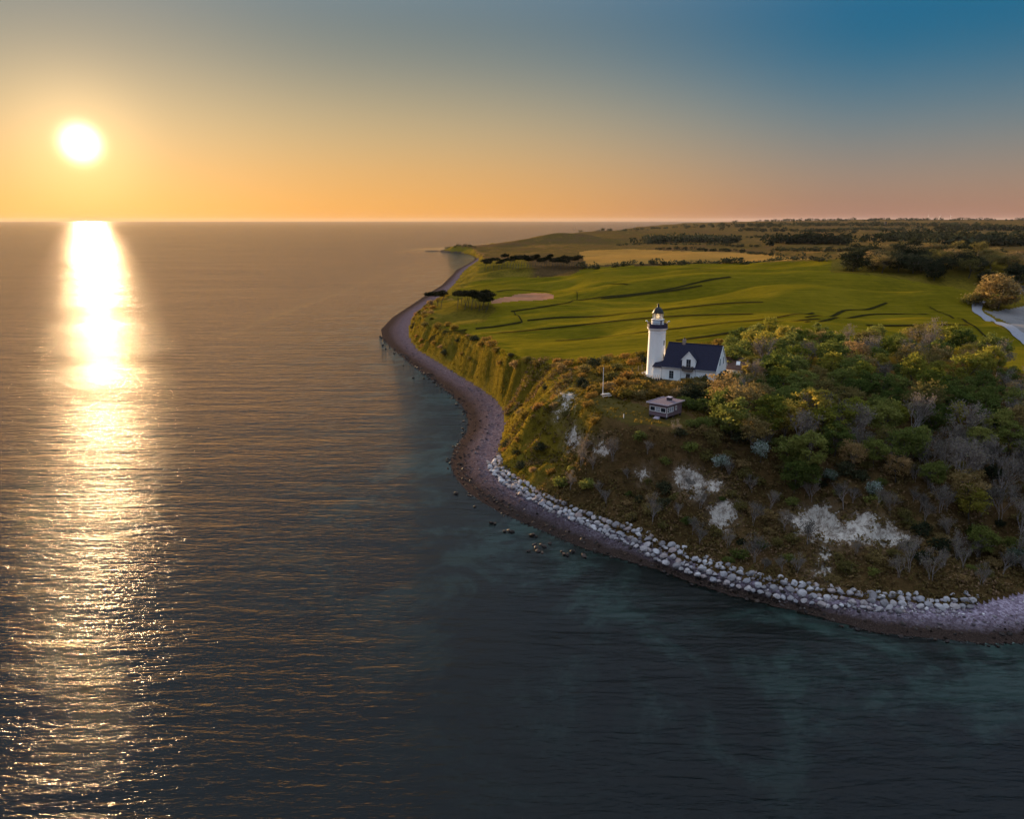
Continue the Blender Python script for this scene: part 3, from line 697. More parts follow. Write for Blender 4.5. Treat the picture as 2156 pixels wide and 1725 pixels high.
# dormer flush with the front wall
dze, dzr = 4.95, 6.45
yb = (dzr - EV) / sl
dm_w = MB()
cxd = (DX0 + DX1) / 2
fr = [(DX0, EV - .2), (DX1, EV - .2), (DX1, dze), (cxd, dzr - .05), (DX0, dze)]
dm_w.add([(x, -.05, z) for x, z in fr] + [(x, 2.6, z) for x, z in fr], [(0, 1, 2, 3, 4), (0, 4, 9, 5), (1, 6, 7, 2), (4, 3, 8, 9), (3, 2, 7, 8)])
dorm = dm_w.build('dormer', M['white'], hs)
for sgn, xe in ((-1, DX0), (1, DX1)):
    xo = xe + sgn * .22; zo = dze - .22 * (dzr - dze) / ((DX1 - DX0) / 2)
    y_e = (zo - EV) / sl + .1
    MB().add([(xo, -.16, zo), (cxd, -.16, dzr), (cxd, yb + .15, dzr), (xo, y_e, zo), (xo, -.16, zo + .12), (cxd, -.16, dzr + .12), (cxd, yb + .15, dzr + .12), (xo, y_e, zo + .12)],
             [(0, 1, 2, 3), (7, 6, 5, 4), (0, 4, 5, 1), (1, 5, 6, 2), (2, 6, 7, 3), (3, 7, 4, 0)]).build('dormer_roof', M['slate'], dorm)
    MB().add([(xo, -.20, zo - .02), (cxd, -.20, dzr - .02), (cxd, -.20, dzr + .13), (xo, -.20, zo + .13), (xo, -.163, zo - .02), (cxd, -.163, dzr - .02), (cxd, -.163, dzr + .13), (xo, -.163, zo + .13)],
             [(0, 1, 2, 3), (7, 6, 5, 4), (0, 4, 5, 1), (1, 5, 6, 2), (2, 6, 7, 3), (3, 7, 4, 0)]).build('verge_board', M['white_trim'], dorm)
def opening(par, x0, x1, z0, z1, y=-.0, mat=M['glazing'], name='window', bars=(1, 2), frame=M['white_trim'], leaf='pane', proud=.03, gable=False):
    """framed opening standing on the plane y (or on the right gable when gable)"""
    def P(m, a0, a1, d0, d1, b0, b1):
        return m.box(a0, a1, y - d1, y - d0, b0, b1) if not gable else m.box(HL + d0, HL + d1, a0, a1, b0, b1)
    f = MB(); k = .07
    P(f, x0 - k, x0, .002, .06, z0 - k, z1 + k); P(f, x1, x1 + k, .002, .06, z0 - k, z1 + k); P(f, x0, x1, .002, .06, z1, z1 + k); P(f, x0, x1, .002, .08, z0 - k, z0)
    w_ = f.build(name, frame, par)
    P(MB(), x0, x1, .002, .02, z0, z1).build(leaf, mat, w_)
    b_ = MB()
    for i in range(1, bars[0] + 1): xx = x0 + (x1 - x0) * i / (bars[0] + 1); P(b_, xx - .025, xx + .025, .021, .045, z0, z1)
    for i in range(1, bars[1] + 1): zz = z0 + (z1 - z0) * i / (bars[1] + 1); P(b_, x0, x1, .021, .04, zz - .02, zz + .02)
    if b_.v: b_.build('glazing_bar', M['zinc'], w_)
    return w_
opening(hs, 1.55, 2.45, .72, 2.3)
opening(hs, 5.08, 5.92, -.1, 1.95, -.05 + .05, M['door'], 'door', (1, 0), M['white_trim'], 'door_leaf')
opening(hs, 8.6, 9.45, 0.0, 1.95, 0, M['door'], 'door', (0, 1), M['white_trim'], 'door_leaf')
opening(hs, 5.05, 5.95, 2.95, 4.95, -.05, M['glazing'], 'balcony_door', (1, 1))
opening(hs, 2.05, 2.85, 3.75, 5.2, 0, M['teal_glass'], 'window', (1, 1), gable=True)
opening(hs, 4.75, 5.55, 3.75, 5.2, 0, M['teal_glass'], 'window', (1, 1), gable=True)
opening(hs, 1.6, 2.5, 1.0, 2.3, 0, M['teal_glass'], 'window', (1, 1), gable=True)
opening(hs, 5.2, 6.1, 1.0, 2.3, 0, M['teal_glass'], 'window', (1, 1), gable=True)
bal = MB().box(4.45, 6.55, -1.0, -.06, 2.62, 2.76).build('balcony', M['timber'], hs)
for x in np.linspace(4.5, 6.5, 11): MB().box(x - .025, x + .025, -.985, -.94, 2.763, 3.55).build('baluster', M['timber'], bal)
for x in (4.5, 6.5):
    for y in (-.72, -.45, -.2): MB().box(x - .025, x + .025, y - .025, y + .025, 2.763, 3.55).build('baluster', M['timber'], bal)
MB().box(4.44, 6.56, -1.02, -.93, 3.553, 3.63).box(4.44, 4.53, -.928, -.06, 3.553, 3.63).box(6.47, 6.56, -.928, -.06, 3.553, 3.63).build('handrail', M['timber'], bal)
for x in (4.0, 7.0, -.05): MB().tube((x, -.10, -.4), (x, -.10, EV - .1), .045, n=6).build('downpipe', M['zinc'], hs)
MB().box(-.1, DX0 - .2, -.42, -.29, EV - .33, EV - .22).build('gutter', M['zinc'], hs)
MB().box(DX1 + .2, HL + .05, -.42, -.29, EV - .33, EV - .22).build('gutter', M['zinc'], hs)
MB().box(.02, HL + .03, -.035, -.003, -.8, -.02).build('plinth', m_plain('grey_plinth', (.3, .3, .31), .9), hs)
# low link between tower and house
lk = empty('link_building', (H0[0], H0[1], 17.6), HR, label='low white link with small dark roof between lighthouse tower and house', cat='annex')
MB().box(-2.2, -.02, 1.0, 3.4, -.6, 2.6).build('wall', M['white'], lk)
MB().add([(-2.4, .7, 2.61), (-.02, .7, 2.61), (-.02, 3.6, 3.5), (-2.4, 3.6, 3.5), (-2.4, .7, 2.75), (-.02, .7, 2.75), (-.02, 3.6, 3.64), (-2.4, 3.6, 3.64)], [(0, 3, 2, 1), (4, 5, 6, 7), (0, 1, 5, 4), (1, 2, 6, 5), (2, 3, 7, 6), (3, 0, 4, 7)]).build('roof', M['slate'], lk)
# brown roofed outbuilding
O0 = at_z(1541, 797, 17.6)
ob = empty('outbuilding', (O0[0], O0[1], 17.6), R(-20), label='low outbuilding with brown tiled roof and white skylight right of the house', cat='building')
MB().add([(x, y, z) for x in (-1.5, 7.0) for y, z in ((0, -.6), (5.6, -.6), (5.6, 2.1), (2.8, 4.0), (0, 2.1))], [(0, 4, 3, 2, 1), (5, 6, 7, 8, 9), (0, 5, 9, 4), (1, 2, 7, 6), (0, 1, 6, 5)]).build('wall', M['white'], ob)
q = MB(); so = 1.9 / 2.8
for y0, y1 in ((-.3, 2.8), (5.9, 2.8)):
    q.add([(-1.7, y0, 2.1 - .3 * so), (7.2, y0, 2.1 - .3 * so), (7.2, y1, 4.0), (-1.7, y1, 4.0), (-1.7, y0, 2.26 - .3 * so), (7.2, y0, 2.26 - .3 * so), (7.2, y1, 4.16), (-1.7, y1, 4.16)], [(0, 1, 2, 3), (7, 6, 5, 4), (0, 4, 5, 1), (1, 5, 6, 2), (2, 6, 7, 3), (3, 7, 4, 0)])
orf = q.build('roof', M['brown_roof'], ob)
q = MB(); ax = .6
q.add([(ax, .7, 2.27 + .7 * so), (ax + .8, .7, 2.27 + .7 * so), (ax + .8, 1.6, 2.27 + 1.6 * so), (ax, 1.6, 2.27 + 1.6 * so), (ax, .66, 2.37 + .7 * so), (ax + .8, .66, 2.37 + .7 * so), (ax + .8, 1.56, 2.37 + 1.6 * so), (ax, 1.56, 2.37 + 1.6 * so)], [(0, 3, 2, 1), (4, 5, 6, 7), (0, 1, 5, 4), (1, 2, 6, 5), (2, 3, 7, 6), (3, 0, 4, 7)])
q.build('skylight', M['white_trim'], orf)

# retaining wall, yard, fences and posts beside the tower
a0, a1, a2 = at_z(1393.5, 803, 17.6)[:2], at_z(1375, 805, 17.5)[:2], at_z(1352, 795, 17.6)[:2]
rw = MB()
for p0, p1 in ((a0, a1), (a1, a2)):
    d = np.array(p1) - np.array(p0); nrm_ = np.array([d[1], -d[0]]) / np.linalg.norm(d) * .22
    rw.prism_z([tuple(p0), tuple(p1), tuple(np.array(p1) - nrm_), tuple(np.array(p0) - nrm_)][::1], 16.6, 18.25)
tag(rw.build('retaining_wall', M['stonewall']), 'low stone retaining wall dark as the shadowed bank at the foot of the lighthouse', 'wall')  # darkness of the shadowed bank put into the wall's colour
for k, f in enumerate((.12, .38, .64, .9)):
    p = np.array(a0) * (1 - f) + np.array(a1) * f + np.array([-.35, -.45])
    gz = ground(p[0], p[1])
    tag(MB().box(p[0] - .06, p[0] + .06, p[1] - .06, p[1] + .06, gz - .2, gz + 1.15).build('fence_post', M['post']), ['pale wooden post nearest the house corner below the lighthouse', 'second pale post from the house corner below the lighthouse', 'third pale post from the house corner below the lighthouse', 'leftmost of four pale posts below the lighthouse'][k], 'post', 'pale posts below the lighthouse')
yd = [tuple(at_z(x, y, 17.66)[:2]) for x, y in ((1396, 804), (1480, 806), (1472, 815), (1440, 816), (1408, 811))]
tag(MB().prism_z(yd[::-1], 17.2, 17.7).build('yard_paving', M['yard']), kind='structure')
tr_ = [tuple(at_z(x, y, 18.0)[:2]) for x, y in ((1352, 794), (1346, 787), (1362, 781), (1392, 784), (1404, 790), (1396, 797), (1378, 799))]
tag(MB().prism_z(tr_[::-1], 17.4, 18.06).build('terrace_gravel', M['yard']), kind='structure')
for k, (x, y) in enumerate(((1331, 786), (1344, 782), (1352, 779))):
    p = at_z(x, y, 18.0); gz = ground(p[0], p[1])
    tag(MB().box(p[0] - .07, p[0] + .07, p[1] - .07, p[1] + .07, gz - .2, gz + 1.2).build('fence_post', M['timber']), ['dark fence post farthest left of the lighthouse', 'middle dark fence post left of the lighthouse', 'dark fence post close to the left of the lighthouse'][k], 'post', 'dark posts left of the lighthouse')
# flagpole
fp = cast([(1269, 836)])[0]
fpo = empty('flagpole', tuple(fp), 0, label='tall thin white flagpole on the edge of the lawn', cat='flagpole')
MB().tube((0, 0, -.1), (0, 0, 5.7), .075, .045, 10).build('pole', M['white_trim'], fpo, True)
MB().lathe([(.05, 5.7), (.08, 5.75), (.05, 5.82), (.01, 5.84)], 10).build('knob', M['white_trim'], fpo, True)
MB().box(-.1, .1, -.14, -.08, -.1, .8).box(-.1, .1, .08, .14, -.1, .8).build('bracket', M['white_trim'], fpo)
bs = empty('bench_table', (fp[0] + .55, fp[1] - .75, ground(fp[0] + .55, fp[1] - .75)), R(20), label='low pale wooden table with benches at the foot of the flagpole', cat='table')
MB().box(-.8, .8, -.35, .35, .62, .70).build('tabletop', M['post'], bs)
for y in (-.75, .75): MB().box(-.8, .8, y - .13, y + .13, .38, .44).build('bench', M['post'], bs)
for x in (-.55, .55): MB().box(x - .05, x + .05, -.7, .7, .30, .379).box(x - .05, x + .05, -.06, .06, -.2, .299).box(x - .05, x + .05, -.06, .06, .381, .618).build('leg', M['post'], bs)
p = cast([(1313, 881)])[0]
tag(MB().box(p[0] - .06, p[0] + .06, p[1] - .06, p[1] + .06, p[2] - .2, p[2] + .75).build('marker_post', M['white_trim']), 'small white marker post standing alone on the lawn edge', 'post')

# ------------------------------------------------------------------ hut on the lawn
hu0 = at_z(1403, 884.5, 16.0)
hz = ground(hu0[0], hu0[1])
ht = empty('wooden_hut', (hu0[0], hu0[1], 16.0), R(0), label='small mauve-brown wooden hut with white windows on the lawn below the lighthouse', cat='hut')
ax_, bx_ = np.array([-math.cos(R(43)), math.sin(R(43))]), np.array([math.sin(R(43)), math.cos(R(43))])   # along left face, along right face
ht.rotation_euler = (0, 0, R(-43))                     # local -x is the left face's run, +y the right face's run
LA, LB, F0, F1 = 3.6, 4.9, .42, 2.62
MB().box(-LA, 0, 0, LB, F0, F1).build('wall', M['wood'], ht)
for k in range(7):                                     # cladding boards
    z0 = F0 + .02 + k * .31
    MB().box(-LA - .02, .02, -.022, -.002, z0, z0 + .29).build('board', M['wood'], ht)
    MB().box(.002, .022, .0, LB, z0, z0 + .29).build('board', M['wood'], ht)
MB().box(-LA - .38, .38, -.42, LB + .35, F1 + .01, F1 + .13).build('roof', M['hut_roof'], ht)
MB().box(-LA - .42, .42, -.46, -.421, F1 - .02, F1 + .17).box(.381, .42, -.42, LB + .36, F1 - .02, F1 + .17).box(-LA - .42, -LA - .381, -.42, LB + .36, F1 - .02, F1 + .17).build('fascia', M['hut_trim'], ht)
hc = MB().box(-1.75, -1.0, 2.6, 3.3, F1 + .13, F1 + .75).build('chimney', m_plain('dark_chimney_brick', (.07, .05, .055), .9, .4, 5, .6), ht)
MB().box(-1.82, -.93, 2.53, 3.37, F1 + .751, F1 + .83).build('chimney_cap', M['hut_trim'], hc)
MB().box(-1.80, -.95, 2.55, 3.35, F1 + .132, F1 + .18).build('flashing', M['hut_trim'], hc)
def hut_window(face, a, b, z0, z1, cells, mats, split=()):
    f = MB(); k = .09
    def P(m, u0, u1, d0, d1, v0, v1): return m.box(u0, u1, -d1, -d0, v0, v1) if face == 'L' else m.box(d0, d1, u0, u1, v0, v1)
    P(f, a, b, .024, .08, z1 - k, z1); P(f, a, b, .024, .10, z0, z0 + k); P(f, a, a + k, .024, .078, z0 + k, z1 - k); P(f, b - k, b, .024, .078, z0 + k, z1 - k)
    for i in range(1, cells): u = a + (b - a) * i / cells; P(f, u - .045, u + .045, .024, .078, z0 + k, z1 - k)
    w_ = f.build('window', M['white_trim'], ht)
    for i in range(cells):
        u0, u1 = a + (b - a) * i / cells + .05, a + (b - a) * (i + 1) / cells - .05
        P(MB(), u0, u1, .024, .035, z0 + k, z1 - k).build('pane', mats[i], w_)
        if i in split: P(MB(), u0, u1, .036, .07, (z0 + z1) / 2 - .04, (z0 + z1) / 2 + .04).build('glazing_bar', M['white_trim'], w_)
    return w_
hut_window('L', -LA + .15, -.12, 1.18, 2.08, 3, [M['glazing'], M['curtain'], M['glazing']], (1,))
hut_window('R', .08, 2.1, 1.18, 2.08, 3, [M['glazing'], M['curtain'], M['curtain']], (0,))
hut_window('R', 2.75, 3.2, 1.3, 2.08, 1, [M['glazing']])
MB().box(.024, .07, -.03, .06, .45, 1.17).build('corner_board', M['white_trim'], ht)
for x in (-LA + .15, -LA / 2, -.15):
    for y in (.2, LB / 2, LB - .2): MB().box(x - .14, x + .14, y - .14, y + .14, -.5, F0 - .001).build('pier', M['stonewall'], ht)
MB().box(-2.3, -1.2, -.75, -.1, -.05, .16).box(-2.2, -1.3, -.45, -.06, .161, .33).build('step', M['hut_trim'], ht)
p = cast([(1369, 876)])[0]
lpst = empty('garden_lamp', tuple(p), 0, label='small white two-headed garden lamp at the left corner of the hut', cat='lamp')
MB().tube((0, 0, -.1), (0, 0, 1.2), .05, n=8).build('pole', M['post'], lpst)
for z in (.75, 1.2): MB().lathe([(.05, z), (.17, z + .05), (.18, z + .12), (.05, z + .2)], 12).build('lamp_head', M['white_trim'], lpst, True)

# ------------------------------------------------------------------ vegetation
def m_leaf(name, cols, trans=.38, hue=.05):
    t = NT(name)
    oi = t.n('ShaderNodeObjectInfo').outputs['Random']
    v = t.attr('v')
    f = t.math('ADD', t.math('MULTIPLY', v, .7), t.math('MULTIPLY', oi, .3))
    col = t.ramp(f, cols)
    hs_ = t.n('ShaderNodeHueSaturation', {'Hue': t.math('MULTIPLY_ADD', oi, -hue, .5 + hue / 2), 'Saturation': 1.0, 'Value': t.math('MULTIPLY_ADD', oi, .5, .75), 'Color': col}).outputs[0]
    d = t.n('ShaderNodeBsdfDiffuse', {'Color': hs_}).outputs[0]
    tl = t.n('ShaderNodeBsdfTranslucent', {'Color': hs_}).outputs[0]
    t.t.links.new(t.n('ShaderNodeMixShader', {0: trans, 1: d, 2: tl}).outputs[0], t.out.inputs[0])
    return t.m
M['leaf_green'] = m_leaf('leaf_green', [(.1, (0.073, 0.089, 0.023)), (.5, (0.138, 0.162, 0.038)), (.9, (0.227, 0.244, 0.065))], .5)
M['leaf_yellow'] = m_leaf('leaf_yellow', [(.1, (0.116, 0.124, 0.022)), (.5, (0.233, 0.225, 0.037)), (.9, (0.373, 0.310, 0.054))], .5)
M['leaf_olive'] = m_leaf('leaf_olive', [(.1, (0.106, 0.082, 0.029)), (.5, (0.211, 0.162, 0.056)), (.9, (0.341, 0.251, 0.106))], .5)
M['leaf_dark'] = m_leaf('leaf_dark', [(.1, (0.019, 0.024, 0.014)), (.5, (0.038, 0.043, 0.022)), (.9, (0.074, 0.074, 0.038))], .25)
M['leaf_gold'] = m_leaf('leaf_gold', [(.1, (0.120, 0.084, 0.019)), (.5, (0.240, 0.156, 0.034)), (.9, (0.360, 0.228, 0.060))], .5)
M['leaf_twig'] = m_leaf('twig_spray', [(.1, (0.083, 0.068, 0.061)), (.6, (0.176, 0.149, 0.132)), (.9, (0.220, 0.204, 0.121))], .3)
M['leaf_pine'] = m_leaf('pine_needles', [(.1, (.012, .014, .008)), (.5, (.022, .024, .012)), (.9, (.04, .036, .016))], .15)
M['blossom'] = m_leaf('white_blossom', [(.15, (.06, .09, .04)), (.45, (.14, .18, .12)), (.72, (.35, .40, .38)), (.97, (.70, .74, .74))], .3, 0)
M['bark'] = m_plain('grey_bark', (.085, .07, .062), .95, .4, 6, .6, (3, 3, .5))
M['twig'] = m_plain('grey_twigs', (.27, .235, .225), .95, .35, 4, .3)
M['scrub'] = m_leaf('dry_scrub', [(.05, (.038, .021, .012)), (.35, (.095, .056, .028)), (.6, (.105, .078, .024)), (.8, (.20, .12, .07)), (.95, (.32, .23, .15))], .3, 0)
M['tuft'] = m_leaf('golden_grass_blades', [(.1, (.07, .052, .008)), (.5, (.16, .115, .014)), (.8, (.22, .15, .03)), (.95, (.28, .19, .07))], .4, 0)

def leaf_quads(cen, size, g, up=.35, aspect=1.5):
    """leaf-sized quads at cen (n,3)"""
    n = len(cen)
    nrm_ = g.normal(size=(n, 3)); nrm_[:, 2] = np.abs(nrm_[:, 2]) + up
    nrm_ /= np.linalg.norm(nrm_, axis=1)[:, None]
    a = np.cross(nrm_, g.normal(size=(n, 3))); a /= np.linalg.norm(a, axis=1)[:, None]
    b = np.cross(nrm_, a)
    s = (size * g.uniform(.6, 1.35, n))[:, None]
    a = a * s * .5 * aspect; b = b * s * .5
    v = np.stack([cen - a, cen - b * .9 + a * .1, cen + a, cen + b * .9 - a * .1], 1).reshape(-1, 3)
    f = np.arange(n * 4).reshape(n, 4)
    return v, f, np.repeat(g.uniform(0, 1, n), 4)
def crown_mesh(name, seed, rad, hgt, base, n_clump, per, leaf, clump_r, flat=1.0, lean=0.0, hollow=.45, mat=None, topvar=.25):
    g = np.random.default_rng(seed)
    d = g.normal(size=(n_clump, 3)); d[:, 2] = d[:, 2] * .9 + .25
    d /= np.linalg.norm(d, axis=1)[:, None]
    r = g.uniform(hollow, 1, n_clump) ** .6
    lob = 1 + topvar * np.sin(d[:, 0] * 3.1 + seed) * np.cos(d[:, 1] * 2.7 + seed * 2) + g.normal(size=n_clump) * .08
    c = d * (r * lob)[:, None] * np.array([rad, rad, hgt / 2])
    c[:, 2] += base + hgt / 2
    c[:, 0] += lean * (c[:, 2] - base)
    pts = (c[:, None] + g.normal(size=(n_clump, per, 3)) * clump_r * np.array([1, 1, .6 * flat])).reshape(-1, 3)
    v, f, a = leaf_quads(pts, leaf, g)
    # lighter and darker clumps
    a = np.clip(a * .6 + np.repeat(np.repeat(g.uniform(0, .4, n_clump), per), 4), 0, 1)
    me = mesh_np(name, v, f, {'v': a})
    if mat: me.materials.append(mat)
    return me
def branches(name, seed, hgt, spread, levels, mat, trunk_r=.16, sides=4, split=3, up=.75, stems=1, lean=0.0):
    g = random.Random(seed); m = MB(); tips = []
    def grow(p, d, L, r, lv):
        q = p + d * L
        m.tube(p, q, r, r * .62, sides if lv < 2 else 3)
        tips.append(q)
        if lv >= levels: return
        for _ in range(split if lv else split + 1):
            nd = (d + Vector((g.uniform(-1, 1), g.uniform(-1, 1), g.uniform(-.2, .7) * up)) * spread).normalized()
            s0 = p + d * L * g.uniform(.55, 1.0)
            grow(s0, nd, L * g.uniform(.55, .8), r * .58, lv + 1)
    for s in range(stems):
        a = g.uniform(0, 6.28); o = .35 * (stems > 1)
        grow(Vector((o * math.cos(a), o * math.sin(a), -.6)), Vector((g.uniform(-.2, .2) + lean, g.uniform(-.2, .2), 1)).normalized(), hgt * g.uniform(.38, .5) + .5, trunk_r * (1 if stems == 1 else .7), 0)
    me = bpy.data.meshes.new(name); me.from_pydata(m.v, [], m.f); me.update(); me.materials.append(mat)
    return me, tips
PROTO = {}
def proto(kind, k, trunk, crown): PROTO.setdefault(kind, []).append((trunk, crown))
for k in range(3):
    tm, _ = branches('trunk', 100 + k, 7.0, .75, 2, M['bark'])
    proto('green', k, tm, crown_mesh('crown', 200 + k, 3.0, 5.6, 2.3, 72, 34, .32, .40, hollow=.6, mat=M['leaf_green']))
    proto('yellow', k, tm, crown_mesh('crown', 210 + k, 2.8, 5.2, 2.5, 66, 34, .30, .38, hollow=.6, mat=M['leaf_yellow']))
    proto('olive', k, tm, crown_mesh('crown', 220 + k, 3.0, 5.0, 2.6, 66, 28, .27, .42, mat=M['leaf_olive'], hollow=.5))
    proto('dark', k, tm, crown_mesh('crown', 230 + k, 3.0, 5.4, 1.4, 80, 20, .42, .6, mat=M['leaf_dark']))
    bm_, tips = branches('trunk', 300 + k, 7.2, .62, 4, M['twig'], .13, 4, 3, .9, stems=2)
    g = np.random.default_rng(400 + k)
    tp = np.array([tuple(q) for q in tips if q.z > 2.2]); tp = tp[g.integers(0, len(tp), 900)] + g.normal(size=(900, 3)) * .28
    v, f, a = leaf_quads(tp, .17, g, .1, 2.6)
    me = mesh_np('crown', v, f, {'v': a}); me.materials.append(M['leaf_twig'])
    proto('bare', k, bm_, me)
    sm, _ = branches('stem', 500 + k, 1.8, .9, 2, M['bark'], .06, 3, 3, .8, stems=3)
    proto('shrub', k, sm, crown_mesh('foliage', 510 + k, 1.5, 1.9, .1, 46, 18, .24, .3, mat=M['leaf_olive'], topvar=.35))
    proto('goldshrub', k, sm, crown_mesh('foliage', 520 + k, 1.6, 1.8, .1, 46, 18, .24, .3, lean=.35, mat=M['leaf_gold'], topvar=.35))
    proto('darkshrub', k, sm, crown_mesh('foliage', 530 + k, 1.6, 2.0, .0, 46, 16, .28, .32, mat=M['leaf_dark'], topvar=.35))
    proto('greenshrub', k, sm, crown_mesh('foliage', 540 + k, 1.6, 2.0, .0, 50, 18, .24, .3, mat=M['leaf_green'], topvar=.35))
    proto('yellowshrub', k, sm, crown_mesh('foliage', 550 + k, 1.7, 2.2, .0, 54, 18, .25, .3, mat=M['leaf_yellow'], topvar=.35))
    pm, _ = branches('trunk', 600 + k, 6.5, .55, 2, M['bark'], .15, 5, 2, .5, lean=.22)
    proto('pine', k, pm, crown_mesh('crown', 610 + k, 2.7, 2.0, 5.3, 70, 18, .42, .42, lean=.5, mat=M['leaf_pine'], hollow=.2, topvar=.4))
proto('blossom', 0, PROTO['green'][0][0], crown_mesh('crown', 700, 2.4, 3.6, 1.6, 70, 22, .28, .42, mat=M['blossom']))
proto('lone', 0, PROTO['green'][1][0], crown_mesh('crown', 710, 3.3, 6.6, .2, 190, 24, .30, .48, mat=M['leaf_olive'], topvar=.2))
NM = {'green': 'leafy_tree', 'yellow': 'leafy_tree', 'olive': 'budding_tree', 'dark': 'dark_tree', 'bare': 'bare_tree', 'shrub': 'shrub', 'goldshrub': 'shrub', 'darkshrub': 'shrub', 'greenshrub': 'shrub', 'yellowshrub': 'shrub', 'pine': 'pine_tree', 'blossom': 'hawthorn_tree', 'lone': 'round_tree'}
def plant(kind, p, s, label, group=None, k=None, sz=None, rz=None, name=None):
    pr = PROTO[kind]; tm, cm = pr[random.randrange(len(pr)) if k is None else k % len(pr)]
    wind = kind in ('pine', 'goldshrub')
    o = empty(name or NM[kind], tuple(p), (random.uniform(-.35, .35) if wind else random.uniform(0, 6.28)) if rz is None else rz, label=label, cat='shrub' if 'shrub' in kind else 'tree', group=group)
    o.scale = (s, s, sz or s * random.uniform(.88, 1.15))
    shr = 'shrub' in kind
    link('stem' if shr else 'trunk', tm, None, o); link('foliage' if shr else 'crown', cm, None, o)
    return o

# the wood on the headland to the right of the house
WOOD = [(1535, 800), (1545, 735), (1600, 722), (1700, 722), (2000, 735), (2120, 785), (2420, 860), (2420, 1200), (2156, 1205), (2030, 1190), (1965, 1140), (1930, 1070), (1860, 1030), (1700, 1030), (1640, 1010), (1560, 945), (1500, 905), (1490, 880), (1560, 860), (1585, 830)]
gp = np.random.default_rng(5)
cand = np.column_stack([gp.uniform(20, 150, 9000), gp.uniform(92, 235, 9000)])
cz = height(cand[:, 0], cand[:, 1])[0]
cpx, cpy = project(cand[:, 0], cand[:, 1], cz)
okc = inside(cpx, cpy, WOOD)
spots = []
for (x, y), z, a, b, k in zip(cand, cz, cpx, cpy, okc):
    if not k: continue
    sp = 3.1 if b > 930 and a > 1650 else (4.2 if b > 905 else 4.3)
    if all((x - q[0]) ** 2 + (y - q[1]) ** 2 > sp * sp for q in spots): spots.append((x, y, z, a, b))
BAND = [('green', 'leafy green tree in the wood right of the house'), ('yellow', 'tree with sunlit yellow-green crown in the wood right of the house'), ('olive', 'brownish budding tree in the wood right of the house')]
nw = 0
for x, y, z, a, b in spots:
    if nw >= 330: break
    q = random.random(); s = random.uniform(.62, 1.0)
    lowbank = b > 950 and a > 1680
    if lowbank:
        kind = 'bare' if q < .68 else ('olive' if q < .84 else 'green')
        lab = {'bare': 'bare grey twiggy tree on the shore bank', 'olive': 'brownish budding tree on the shore bank', 'green': 'leafy green tree on the shore bank'}[kind]
        s *= .92
    elif b > 905:
        kind = 'green' if q < .4 else ('yellow' if q < .55 else ('olive' if q < .75 else 'bare'))
        lab = {'green': 'leafy green tree on the brow of the wood', 'yellow': 'yellow-green tree on the brow of the wood', 'olive': 'brownish budding tree on the brow of the wood', 'bare': 'bare grey tree on the brow of the wood'}[kind]
    else:
        kind = 'green' if q < .36 else ('yellow' if q < .66 else ('olive' if q < .92 else 'bare'))
        lab = dict(BAND + [('bare', 'bare grey tree among the leafy crowns right of the house')])[kind]
        if b < 740: s *= .8
    if b <= 905:
        row = 'along the field edge' if b < 762 else ('in the middle of the wood' if b < 835 else 'at the front of the upper wood')
        col = 'near the brown-roofed outbuilding' if a < 1680 else ('halfway to the right edge' if a < 1930 else 'towards the right edge')
        lab = {'green': 'leafy green tree', 'yellow': 'sunlit yellow-green tree', 'olive': 'brownish budding tree', 'bare': 'bare grey tree'}[kind] + ' ' + row + ' ' + col
    else:
        lab += ' above the large clay scar' if a < 1800 else (' right of the large clay scar' if a < 1990 else ' at the right edge')
    lab = ('large ' if s > .86 else 'small ' if s < .68 else '') + lab
    plant(kind, (x, y, z - .1), s, lab, 'wood: ' + lab, name=None)
    nw += 1
for (a, b), lab in zip([(1748, 1015), (1838, 1050), (1601, 975), (2139, 1195), (1518, 990)], ['white blossoming hawthorn above the large pale clay scar', 'white blossoming hawthorn right of the large pale clay scar', 'white blossoming hawthorn at the left end of the wood', 'white blossoming hawthorn low at the right edge', 'small white hawthorn beside the middle clay scar']):
    p = cast([(a, b)])[0]; plant('blossom', p, random.uniform(.42, .6), lab)
for (a, b), s, kind, lab in [((1700, 925), 1.05, 'yellow', 'round bright yellow-green tree standing out on the brow of the wood'), ((1762, 935), .95, 'yellow', 'smaller bright yellow-green tree beside the round one'), ((1560, 905), 1.0, 'olive', 'broad sunlit brownish tree at the front of the wood'), ((1612, 930), .95, 'yellow', 'tall yellowish tree beside the brownish one at the front'),
                             ((1672, 1040), .62, 'green', 'small bright green tree above the large clay scar'), ((1700, 1035), .6, 'green', 'second small green tree above the large clay scar'), ((1520, 1062), .30, 'greenshrub', None), ((2040, 1105), .8, 'yellow', 'narrow yellowish tree among bare ones at the right')]:
    p = cast([(a, b)])[0]
    plant(kind, p, s, lab or 'small bright green shrub in the middle clay scar')

